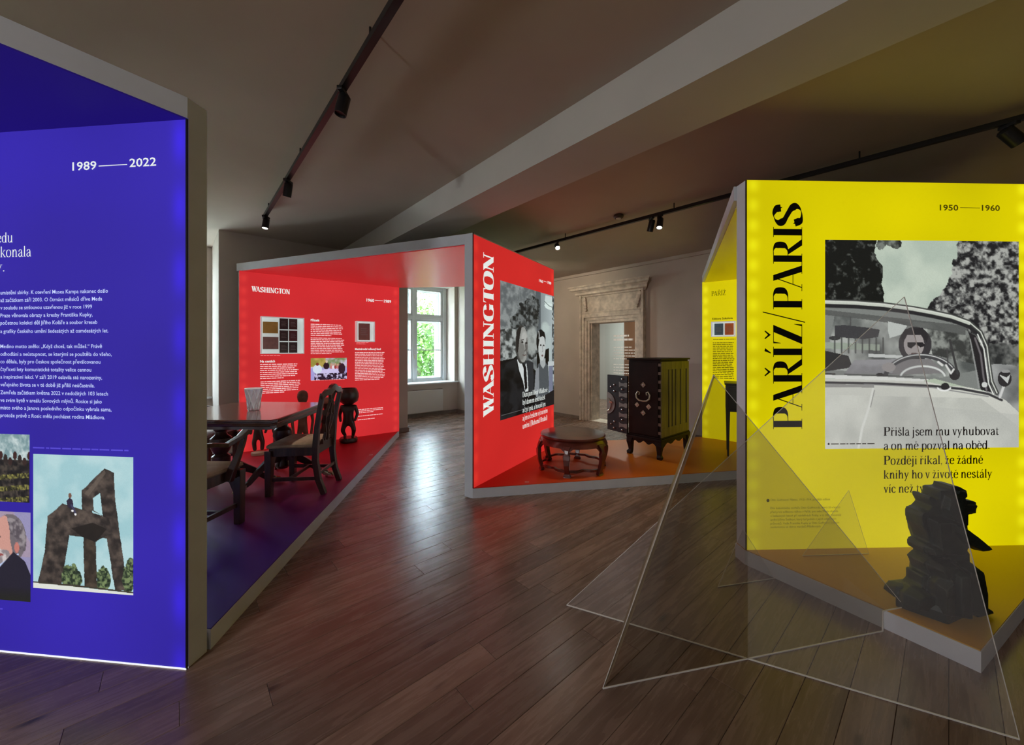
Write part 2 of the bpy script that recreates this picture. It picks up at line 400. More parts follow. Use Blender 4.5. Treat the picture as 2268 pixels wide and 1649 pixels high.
while a < A_MAX+.2:
    d = D_MIN-.2-random.random()*1.8
    while d < d_w+4.5:
        L = random.uniform(1.35, 2.2); d1 = min(d+L, d_w+4.5)
        planks.append((a, max(d, D_MIN-.2), d1)); d += L
    a += PW
def plank_geo(a, d0, d1):
    g = .0006; c = .0012; vs = []
    for z, k in ((-.02, g), (-c, g), (0, g+c)):
        for (aa, dd) in ((a+k, d0+k), (a+PW-k, d0+k), (a+PW-k, d1-k), (a+k, d1-k)):
            p = ad(aa, dd); vs.append((p.x, p.y, z))
    fs = [(8, 9, 10, 11)]
    for r in (0, 4):
        for k in range(4): fs.append((r+k, r+(k+1) % 4, r+4+(k+1) % 4, r+4+k))
    return vs, fs
def plank_rank(p):
    best = 0
    for q in (0, .1, .25, .5, .75, .9, 1):
        w = ad(p[0]+PW/2, p[1]+(p[2]-p[1])*q)
        if w.y < .9: continue
        x = HX+F*w.x/w.y; y = HY+F*EYE/w.y
        if -10 < x < 2280 and y < 1665 and not any(inside(w, P) for P in (PLAT1, PLAT2, PLAT3)):
            # hidden behind the blue or yellow wall
            if x < 455 and w.y > 1.9: continue
            if x > 1650 and w.y > 2.7: continue
            best += 1/(w.y*w.y*w.y)
    return best
ranked = sorted(planks, key=plank_rank, reverse=True)
rest = MB()
for i, p in enumerate(ranked):
    if i < 296 and plank_rank(p) > 0:
        vs, fs = plank_geo(*p); mb = MB(); mb.add(vs, fs); mb.build('plank', M_PLANK, floor)
    else:
        vs, fs = plank_geo(*p); rest.add(vs, fs)
ro = rest.build('distant_planks', M_PLANK, floor); ro['kind'] = 'stuff'

# ---- windows
def wmat():
    T = Matrix(((V.x, -U.x, 0, 0), (V.y, -U.y, 0, 0), (0, 0, 1, 0), (0, 0, 0, 1)))
    return T        # local x = along V, local y = outwards (-U)
def in_wall(o, a, d, z=0):
    p = ad(a, d); o.matrix_world = Matrix.Translation((p.x, p.y, z)) @ wmat()
for wi, (n0, n1) in enumerate(niches):
    c = (n0+n1)/2; hw = .73
    root = bpy.data.objects.new('window_%d' % (wi+1), None); COL.objects.link(root); root['kind'] = 'structure'
    in_wall(root, a_win, c, 0)
    z0, z1 = .72, WTOP; zt = 2.19
    fr = MB()
    for yy, s in ((0, 0), (.20, .06)):        # inner and outer frame of the box window
        fr.span(-hw-.08, -hw+s, yy, yy+.07, z0, z1); fr.span(hw-s, hw+.08, yy, yy+.07, z0, z1)
        fr.span(-hw, hw, yy, yy+.07, z0, z0+.05+s*.4); fr.span(-hw, hw, yy, yy+.07, z1-.06, z1)
        fr.span(-hw, hw, yy-.012, yy+.07, zt-.035, zt+.04); fr.span(-.035, .035, yy-.016, yy+.07, z0, z1)
    fr.span(-hw-.10, -hw-.02, -.03, .30, z0-.02, z1); fr.span(hw+.02, hw+.10, -.03, .30, z0-.02, z1)
    fr.build('window_frame', M_WHITEWOOD, root, bevel=.006)
    for sx in (-1, 1):
        for (za, zb) in ((z0+.05, zt-.035), (zt+.04, z1-.06)):
            for yy, w in ((.01, .045), (.21, .06)):
                x0, x1 = sorted((sx*.037, sx*(hw-.002)))
                sash = MB()
                sash.span(x0, x0+w, yy, yy+.045, za, zb); sash.span(x1-w, x1, yy, yy+.045, za, zb)
                sash.span(x0, x1, yy, yy+.045, za, za+w); sash.span(x0, x1, yy, yy+.045, zb-w, zb)
                if za < 1: sash.span(x0, x1, yy+.005, yy+.035, 1.44, 1.465)
                so = sash.build('sash', M_WHITEWOOD, root)
                pn = MB(); pn.span(x0+.01, x1-.01, yy+.02, yy+.024, za+.01, zb-.01); pn.build('pane', M_GLASS, so)
    MB().lathe([(.006, 0), (.012, .01), (.012, .09), (.006, .10)], 8, (-.0, -.03, 1.25)).build('window_handle', M_BRASS, root, smooth=True)
    so = MB(); so.span(-(c-n0)+.0, (n1-c)-.0, -(a_p-a_win)-.07, -.03, PAR, PAR+.03)
    so.build('window_sill', M_WHITEWOOD, root, bevel=.005)
    # radiator below
    rad = thing('radiator', 'beige flat steel panel radiator below the %s' % ('window between the two red walls' if wi == 0 else 'window behind the dining table' if wi == 1 else 'window far to the left'), 'radiator')
    in_wall(rad, a_p, c-.1, 0)
    MB().span(-.62, .58, -.10, -.04, .10, .58).build('radiator_panel', M_RAD, rad, bevel=.008)
    g = MB()
    for k in range(40): g.span(-.58+k*.029, -.566+k*.029, -.095, -.045, .581, .586)
    g.build('grille', M_IRON, rad)
    MB().span(-.60, -.56, -.04, .0, .2, .5).build('bracket', M_RAD, rad); MB().span(.50, .54, -.04, 0, .2, .5).build('bracket', M_RAD, rad)
    if wi < 3:
        p = ad(a_win-.45, c)
        lo = lamp('window_portal', 'AREA', (p.x, p.y, (z0+z1)/2), 1, (1, 1, 1), target=(p.x+U.x, p.y+U.y, (z0+z1)/2), size=1.6, sy=2.2, portal=True)

# ---- stone door surround and the room beyond
def portal():
    root = bpy.data.objects.new('door_1', None); COL.objects.link(root); root['kind'] = 'structure'
    # local x along U, local y = into the wall (+V)
    p = ad((aL+aR)/2, d_w)
    root.matrix_world = Matrix.Translation((p.x, p.y, 0)) @ Matrix(((U.x, V.x, 0, 0), (U.y, V.y, 0, 0), (0, 0, 1, 0), (0, 0, 0, 1)))
    hw = (aR-aL)/2; fw = .20; H = DOOR_H
    for s in (-1, 1):
        m = MB()
        m.span(s*hw, s*(hw+fw), -.05, .0, 0, H+.02); m.span(s*(hw+.05), s*(hw+fw), -.075, -.05, 0, H+fw); m.span(s*(hw+.11), s*(hw+fw), -.10, -.075, 0, H+fw)
        m.span(s*(hw+fw-.035), s*(hw+fw+.01), -.12, -.10, 0, H+.72)
        m.build('door_jamb', M_STONE, root, bevel=.006)
        m = MB(); m.span(s*hw, s*(hw-.02), 0, WT, 0, H); m.build('reveal', M_STONE, root)
    m = MB(); m.span(-hw-fw, hw+fw, -.05, 0, H, H+fw); m.span(-hw-fw, hw+fw, -.075, -.05, H+.05, H+fw); m.span(-hw-fw, hw+fw, -.10, -.075, H+.11, H+fw)
    m.build('lintel', M_STONE, root, bevel=.006)
    f0, f1 = H+fw+.02, H+fw+.34
    m = MB(); m.span(-hw-fw, hw+fw, -.11, 0, H+fw, f0); m.span(-hw-fw+.02, hw+fw-.02, -.06, 0, f0, f1)
    m.span(-hw-fw+.14, hw+fw-.14, -.075, -.06, f0, f0+.03); m.build('frieze', M_STONE, root, bevel=.005)
    for s in (-1, 1):
        m = MB(); x = s*(hw+fw-.09)
        for k in range(5):
            t = k/4; m.lathe([(.02, 0), (.05-.02*t, .012), (.05-.02*t, .05), (.02, .06)], 10, (0, 0, 0), Matrix.Translation((x-s*.012*k, -.055, f1-.05-.055*k)) @ Matrix.Rotation(math.pi/2, 4, 'X'))
        m.build('corbel', M_STONE, root, smooth=True)
    prof = [(0, f1), (-.09, f1), (-.10, f1+.03), (-.15, f1+.045), (-.15, f1+.085), (-.19, f1+.12), (-.235, f1+.135), (-.235, f1+.175), (-.26, f1+.19), (-.26, f1+.215), (0, f1+.215)]
    m = MB()
    vs = []; xs = hw+fw
    for s in (-1, 1):
        for y, z in prof: vs.append((s*(xs+max(0, -y-.05)), y, z))
    n = len(prof)
    m.add(vs, [tuple(range(n)), tuple(range(2*n-1, n-1, -1))]+[(i, (i+1) % n, n+(i+1) % n, n+i) for i in range(n)])
    m.build('cornice', M_STONE, root, bevel=.003)
    # threshold
    MB().span(-hw, hw, -.04, WT+.02, 0, .012).build('threshold', M_STONE, root)
    # fixed glass leaf with lettering
    M = MB(); M.span(-hw+.14, hw-.05, .30, .306, .02, H-.02)
    g = M.build('glass_leaf', M_GLASS, root); g['label'] = 'clear glass leaf with white lettering'
    tx = MB(); random.seed(9)
    def bar_line(z, x0, x1, h):
        x = x0
        while x < x1:
            w = random.uniform(.03, .11); w = min(w, x1-x); tx.span(x, x+w, .296, .298, z, z+h); x += w+.014
    x0 = -hw+.34
    zt = EYE+.25
    bar_line(zt+.02, x0, x0+.36, .035); bar_line(zt-.06, x0, x0+.44, .04)
    for k, w in enumerate([.42, .68, .69, .67, .55, 0, .70, .50, .50, .57, 0, 0, .66, .58, .64, .60]):
        if w: bar_line(zt-.20-.058*k, x0, x0+w, .017)
    tx.build('lettering', M_TEXT_DOOR, g)['kind'] = 'stuff'
    return root
portal()
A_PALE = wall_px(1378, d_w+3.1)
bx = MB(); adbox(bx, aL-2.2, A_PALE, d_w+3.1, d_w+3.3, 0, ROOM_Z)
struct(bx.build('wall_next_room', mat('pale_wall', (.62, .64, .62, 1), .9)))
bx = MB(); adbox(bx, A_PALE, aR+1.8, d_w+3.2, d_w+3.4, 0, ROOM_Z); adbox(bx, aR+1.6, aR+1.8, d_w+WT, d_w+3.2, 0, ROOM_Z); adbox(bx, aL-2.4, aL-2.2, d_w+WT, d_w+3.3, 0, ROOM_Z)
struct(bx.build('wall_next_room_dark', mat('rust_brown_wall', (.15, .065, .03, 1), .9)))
p = ad((aL+aR)/2-.6, d_w+1.9)
lamp('next_room_fill', 'AREA', (p.x, p.y, 2.9), 85, (.92, 1, .93), target=(p.x, p.y, 0), size=.9)  # unseen lamp added to brighten the room beyond the doorway

# ================================================================== LIGHT PANELS
class Panel:
    def __init__(s, p0, p1, name, label, fmat, z0=.1, z1=2.59, th=.10, zb=0, zt=2.6, cat='light box'):
        s.p0 = Vector(p0); s.p1 = Vector(p1); s.L = (s.p1-s.p0).length; s.dir = (s.p1-s.p0)/s.L
        ang = math.atan2(s.dir.y, s.dir.x)
        s.root = thing(name, label, cat, (s.p0.x, s.p0.y, 0), ang)
        s.nrm = Vector((s.dir.y, -s.dir.x))
        b = MB(); b.span(0, s.L, .004, th, zb, zt); b.build('housing', M_FRAME, s.root, bevel=.002)
        f = MB(); f.span(.002, s.L-.002, -.004, .004, z0, z1); s.face = f.build('backlit_face', fmat, s.root)
    def loc(s, px, py):
        k = (px-HX)/F; den = s.dir.x-k*s.dir.y
        t = (k*s.p0.y-s.p0.x)/den; Y = s.p0.y+t*s.dir.y
        return t, EYE+(HY-py)*Y/F, Y
    def rect(s, x0, y0, x1, y1, xb0=None, yb0=None, xb1=None, yb1=None):
        a = s.loc(x0, y0); b = s.loc(x1, y1); return a, b

# ---- glyphs of the high-contrast display serif
def catmull(P, n=7):
    out = []
    for i in range(len(P)-1):
        p0 = P[max(i-1, 0)]; p1 = P[i]; p2 = P[i+1]; p3 = P[min(i+2, len(P)-1)]
        for k in range(n):
            t = k/n
            out.append(tuple(.5*((2*p1[j])+(-p0[j]+p2[j])*t+(2*p0[j]-5*p1[j]+4*p2[j]-p3[j])*t*t+(-p0[j]+3*p1[j]-3*p2[j]+p3[j])*t**3) for j in (0, 1)))
    out.append(P[-1]); return out
class Glyphs:
    def __init__(s): s.v = []; s.f = []
    def quad(s, pts):
        k = len(s.v); s.v += pts; s.f.append(tuple(range(k, k+len(pts))))
    def L(s, x0, y0, x1, y1, w, w1=None):
        w1 = w if w1 is None else w1
        s.quad([(x0-w/2, y0), (x0+w/2, y0), (x1+w1/2, y1), (x1-w1/2, y1)])
    def Hh(s, x0, x1, y, t): s.quad([(x0, y-t/2), (x1, y-t/2), (x1, y+t/2), (x0, y+t/2)])
    def C(s, P, T, t, phi=0.0, n=7):
        Q = catmull(P, n); pr = None
        for i, q in enumerate(Q):
            a = Q[max(i-1, 0)]; b = Q[min(i+1, len(Q)-1)]; dx, dy = b[0]-a[0], b[1]-a[1]; l = math.hypot(dx, dy) or 1
            dx /= l; dy /= l; w = (t+(T-t)*abs(math.sin(math.atan2(dy, dx)-phi))**1.6)/2
            cur = ((q[0]-dy*w, q[1]+dx*w), (q[0]+dy*w, q[1]-dx*w))
            if pr: s.quad([pr[0], cur[0], cur[1], pr[1]])
            pr = cur
    def dot(s, x, y, r): s.quad([(x+r*math.cos(k*math.pi/4), y+r*math.sin(k*math.pi/4)) for k in range(8)])
def glyph(ch, T=.16, t=.03):
    """returns Glyphs, advance; cap height 1"""
    g = Glyphs(); h = t/2; X = .68; lt = T*.72
    base = {'Ř': ('R', 'c'), 'Í': ('I', 'a'), 'Ž': ('Z', 'c'), 'ř': ('r', 'c'), 'š': ('s', 'c'), 'ě': ('e', 'c'), 'ž': ('z', 'c'), 'č': ('c', 'c'), 'í': ('ı', 'a'), 'á': ('a', 'a'), 'é': ('e', 'a'), 'ý': ('y', 'a'), 'ů': ('u', 'r')}
    if ch in base:
        b, acc = base[ch]; g, adv = glyph(b, T, t); cap = ch.isupper(); y = 1.08 if cap else X+.08; cx = adv/2-.03; w = .13 if cap else .10
        if acc == 'c':
            g.quad([(cx-w, y+.2), (cx-w+.03, y+.22), (cx, y+.10), (cx, y)]); g.quad([(cx+w, y+.2), (cx, y), (cx, y+.10), (cx+w-.03, y+.22)])
        elif acc == 'a': g.quad([(cx-.03, y), (cx+.0, y-.0), (cx+.13, y+.2), (cx+.04, y+.22)])
        else: g.C([(cx-.05, y+.08), (cx, y+.14), (cx+.05, y+.08), (cx, y+.02), (cx-.05, y+.08)], .03, .03)
        return g, adv
    def ser(x, y, w=.15): g.Hh(x-w, x+w, y+(h if y < .5 else -h), t)
    if ch == 'I': g.L(.17, 0, .17, 1, T); ser(.17, 0); ser(.17, 1); return g, .36
    if ch in 'PRB':
        g.L(.17, 0, .17, 1, T); ser(.17, 0); g.Hh(.02, .36, 1-h, t)
        g.C([(.25, 1-h), (.44, .985), (.56, .88), (.56, .63), (.44, .51), (.25, .49)], T, t)
        if ch == 'R': g.L(.66, 0, .36, .5, T, T*.8); g.Hh(.58, .80, h, t); return g, .78
        if ch == 'B': g.C([(.25, .5), (.46, .485), (.60, .37), (.60, .13), (.46, .02), (.25, h)], T, t); return g, .72
        return g, .66
    if ch == 'D':
        g.L(.17, 0, .17, 1, T); g.Hh(.02, .36, 1-h, t); g.Hh(.02, .36, h, t); g.C([(.3, 1-h), (.52, .95), (.66, .72), (.68, .5), (.66, .28), (.52, .05), (.3, h)], T, t); return g, .80
    if ch == 'A':
        g.L(.08, 0, .38, 1, t*1.3); g.L(.64, 0, .36, 1, T, T*.9); g.Hh(.18, .52, .32, t); ser(.08, 0, .10); ser(.64, 0, .15); return g, .76
    if ch == 'S':
        g.C([(.52, .74), (.48, .90), (.32, .985), (.17, .93), (.09, .80), (.14, .64), (.34, .50), (.52, .36), (.57, .20), (.48, .06), (.32, .015), (.16, .06), (.08, .26)], T*1.15, t, math.radians(20)); g.quad([(.52, .98), (.54, .98), (.545, .68), (.50, .74)]); g.quad([(.06, .02), (.08, .02), (.11, .26), (.055, .32)]); return g, .66
    if ch == 'W':
        g.L(.28, 0, .10, 1, T*.8, T); g.L(.28, 0, .46, .96, t*1.3); g.L(.62, 0, .44, 1, T*.8, T); g.L(.62, 0, .83, 1, t*1.3); ser(.10, 1, .14); ser(.44, 1, .14); ser(.83, 1, .10); return g, .94
    if ch == 'H':
        for x in (.17, .62): g.L(x, 0, x, 1, T); ser(x, 0); ser(x, 1)
        g.Hh(.17, .62, .5, t); return g, .80
    if ch == 'N': g.L(.14, 0, .14, 1, t*1.3); g.L(.62, 0, .13, 1, T*1.1, T*1.1); g.L(.66, 0, .66, 1, t*1.3); ser(.14, 0, .12); ser(.10, 1, .10); ser(.66, 1, .12); return g, .80
    if ch == 'G':
        g.C([(.62, .72), (.56, .90), (.40, .985), (.20, .90), (.11, .68), (.10, .5), (.11, .32), (.20, .10), (.40, .015), (.54, .06), (.62, .16)], T, t); g.L(.64, .04, .64, .40, T*.9); g.Hh(.50, .78, .40, t); g.quad([(.60, .98), (.62, .98), (.64, .66), (.60, .74)]); return g, .80
    if ch == 'T':
        g.L(.33, 0, .33, 1, T); ser(.33, 0); g.Hh(.02, .64, 1-h, t); g.quad([(.02, 1), (.09, 1), (.03, .72), (.02, .72)]); g.quad([(.57, 1), (.64, 1), (.64, .72), (.63, .72)]); return g, .66
    if ch == 'O':
        g.C([(.40, .985), (.20, .90), (.11, .68), (.10, .5), (.11, .32), (.20, .10), (.40, .015), (.60, .10), (.69, .32), (.70, .5), (.69, .68), (.60, .90), (.40, .985)], T, t); return g, .80
    if ch == 'Z': g.L(.14, 0, .50, 1, T*1.1); g.Hh(.06, .58, 1-h, t); g.Hh(.04, .62, h, t); g.quad([(.06, 1), (.12, 1), (.07, .74), (.06, .74)]); g.quad([(.56, 0), (.62, 0), (.63, .28), (.62, .28)]); return g, .68
    if ch == 'M': g.L(.12, 0, .12, 1, t*1.3); g.L(.42, 0, .14, 1, T*.9); g.L(.42, 0, .72, 1, t*1.3); g.L(.76, 0, .76, 1, T); ser(.12, 0, .1); ser(.76, 0); ser(.10, 1, .08); ser(.76, 1, .13); return g, .95
    if ch == '/': g.L(.0, -.10, .30, 1.36, t*1.4); return g, .36
    # lower case ------------------------------------------------
    s2 = lt/2
    def stem(x, y0=0.0, y1=X, foot=True, top=True):
        g.L(x, y0, x, y1, lt)
        if foot: g.Hh(x-.09, x+.10, y0+h, t)
        if top: g.quad([(x-.10, y1-.05), (x-s2, y1-.03), (x-s2, y1), (x+s2, y1+.02)])
    def arch(x0, x1, foot=True):
        g.C([(x0, X*.70), (x0+(x1-x0)*.35, X*.95), (x0+(x1-x0)*.72, X*.99), (x1, X*.72)], lt, t, n=5); g.L(x1, 0, x1, X*.74, lt)
        if foot: g.Hh(x1-.08, x1+.10, h, t)
    def bowl(cx, rx=.19, a=0, b=1):
        g.C([(cx, X), (cx-rx*.75, X*.88), (cx-rx, X*.5), (cx-rx*.75, X*.12), (cx, 0), (cx+rx*.75, X*.12), (cx+rx, X*.5), (cx+rx*.75, X*.88), (cx, X)], lt, t, n=4)
    if ch == 'o': bowl(.24); return g, .50
    if ch in 'bp': stem(.12, 0 if ch == 'b' else -.28, 1 if ch == 'b' else X, foot=(ch == 'p')); bowl(.30, .17); return g, .54
    if ch == 'd': bowl(.23, .17); stem(.42, 0, 1); return g, .54
    if ch == 'n': stem(.12); arch(.15, .42); return g, .56
    if ch == 'h': stem(.12, 0, 1); arch(.15, .42); return g, .56
    if ch == 'm': stem(.12); arch(.15, .40); arch(.43, .68); return g, .82
    if ch == 'u': g.L(.12, .18, .12, X, lt); g.Hh(.02, .12, X-h, t); g.C([(.12, .2), (.16, .04), (.28, 0), (.40, .14)], lt, t, n=5); stem(.44); return g, .58
    if ch in 'iı':
        stem(.11)
        if ch == 'i': g.dot(.11, .90, .062)
        return g, .24
    if ch == 'j': g.L(.12, -.12, .12, X, lt); g.quad([(.02, X-.05), (.07, X-.03), (.07, X), (.16, X+.02)]); g.C([(.12, -.1), (.08, -.25), (-.04, -.28)], lt, t, n=4); g.dot(.12, .90, .062); return g, .26
    if ch == 'l': stem(.11, 0, 1); return g, .24
    if ch == 'k': stem(.12, 0, 1); g.L(.18, X*.42, .42, X, t*1.3); g.L(.45, 0, .24, X*.55, lt); g.Hh(.32, .50, X-h, t); g.Hh(.36, .55, h, t); return g, .54
    if ch == 'r': stem(.12); g.C([(.14, X*.66), (.24, X*.92), (.34, X*.96)], lt*.6, t, n=4); g.dot(.34, X*.88, .055); return g, .40
    if ch == 'c': g.C([(.38, X*.78), (.25, X), (.10, X*.84), (.06, X*.5), (.10, X*.16), (.25, 0), (.40, X*.2)], lt, t, n=4); g.dot(.37, X*.76, .045); return g, .44
    if ch == 'e': g.C([(.08, X*.56), (.40, X*.56)], t, t, n=2); g.C([(.40, X*.56), (.36, X*.9), (.23, X), (.09, X*.84), (.05, X*.5), (.10, X*.14), (.25, 0), (.40, X*.2)], lt, t, n=4); return g, .46
    if ch == 'a': g.C([(.08, X*.76), (.16, X*.97), (.28, X*.97), (.34, X*.74)], lt*.8, t, n=4); g.L(.35, .05, .34, X*.76, lt); g.C([(.33, X*.58), (.15, X*.48), (.06, X*.24), (.14, 0), (.26, .03), (.34, .14)], lt, t, n=4); g.C([(.35, .07), (.38, 0), (.45, .03)], lt*.5, t, n=3); g.dot(.09, X*.78, .045); return g, .47
    if ch == 's': g.C([(.32, X*.76), (.22, X), (.09, X*.86), (.10, X*.64), (.22, X*.5), (.33, X*.36), (.33, X*.12), (.20, 0), (.06, X*.22)], lt*1.05, t, math.radians(18), n=4); return g, .40
    if ch == 't': g.L(.13, .1, .13, X+.18, lt, t); g.Hh(.02, .28, X-h, t); g.C([(.13, .14), (.17, .0), (.30, .08)], lt, t, n=4); return g, .32
    if ch == 'v': g.L(.22, 0, .08, X, lt*.7, lt); g.L(.23, 0, .38, X, t*1.3); g.Hh(0, .17, X-h, t); g.Hh(.30, .46, X-h, t); return g, .46
    if ch == 'y': g.L(.24, 0, .08, X, lt*.7, lt); g.L(.10, -.27, .40, X, t*1.3); g.Hh(0, .17, X-h, t); g.Hh(.32, .48, X-h, t); g.dot(.09, -.24, .05); return g, .48
    if ch == 'z': g.L(.10, 0, .30, X, lt); g.Hh(.04, .36, X-h, t); g.Hh(.03, .38, h, t); g.L(.05, X-.14, .05, X, t); g.L(.375, 0, .375, .15, t); return g, .42
    if ch == ',': g.dot(.08, .05, .055); g.quad([(.08, .04), (.13, .04), (.07, -.14), (.04, -.14)]); return g, .18
    if ch == '.': g.dot(.08, .055, .06); return g, .18
    if ch == '(': g.C([(.22, 1.1), (.08, .8), (.05, .45), (.08, .1), (.22, -.2)], lt*.7, t, n=4); return g, .26
    if ch == ')': g.C([(.04, 1.1), (.18, .8), (.21, .45), (.18, .1), (.04, -.2)], lt*.7, t, n=4); return g, .26
    return g, .20
def serif_text(txt, T=.16, t=.03, track=.03):
    v = []; f = []; x = 0; prev_c = ' '
    for c in txt:
        if c == ' ': x += .22; continue
        if len(v) and prev_c+c in ('WA', 'PA', 'TO', 'GT'): x -= {'WA': .17, 'PA': .08, 'TO': .05, 'GT': .02}[prev_c+c]
        prev_c = c
        g, adv = glyph(c, T, t); k = len(v)
        v += [(p[0]+x, p[1]) for p in g.v]; f += [tuple(i+k for i in q) for q in g.f]; x += adv+track
    return v, f
_cache = {}
def sans_text(txt, bold=0.0):
    key = (txt, bold)
    if key in _cache: return _cache[key]
    c = bpy.data.curves.new('tmp', 'FONT'); c.body = txt; c.size = 1; c.fill_mode = 'FRONT'; c.resolution_u = 2; c.offset = bold
    o = bpy.data.objects.new('tmp', c); COL.objects.link(o)
    dg = bpy.context.evaluated_depsgraph_get(); me = bpy.data.meshes.new_from_object(o.evaluated_get(dg))
    v = [(p.co.x, p.co.y) for p in me.vertices]; f = [tuple(p.vertices) for p in me.polygons]
    bpy.data.objects.remove(o); bpy.data.curves.remove(c); bpy.data.meshes.remove(me)
    k = 1/.727; v = [(a*k, b*k) for a, b in v]
    _cache[key] = (v, f); return v, f
class Lettering:
    """all lines of one printed block; each line is set between two measured points of the panel"""
    def __init__(s, panel, off=.0065): s.P = panel; s.mb = MB(); s.off = off; s.lines = []
    def cut(s):
        if s.mb.v: s.lines.append(s.mb)
        s.mb = MB()
    def line(s, txt, p0, p1, cap, font='serif', bold=0.0, T=.16, t=.03, track=.03):
        v, f = serif_text(txt, T, t, track) if font == 'serif' else sans_text(txt, bold)
        if not v: return s
        a = s.P.loc(*p0); b = s.P.loc(*p1); cap = cap*a[2]/F
        x0 = min(q[0] for q in v); x1 = max(q[0] for q in v); k = (b[0]-a[0])/(x1-x0); z = (a[1]+b[1])/2
        s.mb.add([(a[0]+(q[0]-x0)*k, -s.off, z+q[1]*cap) for q in v], f); s.cut(); return s
    def vertical(s, txt, p0, p1, capx, T=.16, t=.03, track=.03):
        """reads upwards; p0 = start of the baseline (bottom), p1 = end (top), capx = x pixel of the cap line"""
        v, f = serif_text(txt, T, t, track)
        a = s.P.loc(*p0); b = s.P.loc(*p1); c = s.P.loc(capx, p0[1]); cap = a[0]-c[0]
        x0 = min(q[0] for q in v); x1 = max(q[0] for q in v); k = (b[1]-a[1])/(x1-x0)
        s.mb.add([(a[0]-q[1]*cap, -s.off, a[1]+(q[0]-x0)*k) for q in v], f); s.cut(); return s
    def rule(s, p0, p1, h):
        a = s.P.loc(*p0); b = s.P.loc(*p1); z = (a[1]+b[1])/2; hh = h*a[2]/F/2
        s.mb.add([(a[0], -s.off, z-hh), (b[0], -s.off, z-hh), (b[0], -s.off, z+hh), (a[0], -s.off, z+hh)], [(0, 1, 2, 3)]); s.cut(); return s
    def disc(s, px, py, r):
        a = s.P.loc(px, py); rr = r*a[2]/F
        s.mb.add([(a[0]+rr*math.cos(k*math.pi/8), -s.off, a[1]+rr*math.sin(k*math.pi/8)) for k in range(16)], [tuple(range(16))]); return s
    def bars(s, x0, x1, y0, y1, n, h, ragged=.1, last=.6):
        """lines of small print too blurred to read: runs of word-long strokes"""
        for i in range(n):
            y = y0+(y1-y0)*(i/(n-1) if n > 1 else 0)
            a = s.P.loc(x0, y); e = s.P.loc(x1, y); end = a[0]+(e[0]-a[0])*((1-random.random()*ragged) if i < n-1 else last)
            hh = h*a[2]/F; x = a[0]
            while x < end-.005:
                w = min(random.uniform(.015, .065), end-x)
                s.mb.add([(x, -s.off, a[1]-hh/2), (x+w, -s.off, a[1]-hh/2), (x+w, -s.off, a[1]+hh/2), (x, -s.off, a[1]+hh/2)], [(0, 1, 2, 3)]); x += w+random.uniform(.005, .009)
        return s
    def done(s, m, label=None, parent=None):
        small = bool(s.mb.v); s.cut()
        for i, b in enumerate(s.lines):
            o = b.build('lettering', m, parent or s.P.root)
            if label: o['label'] = label
            if small and i == len(s.lines)-1: o['kind'] = 'stuff'

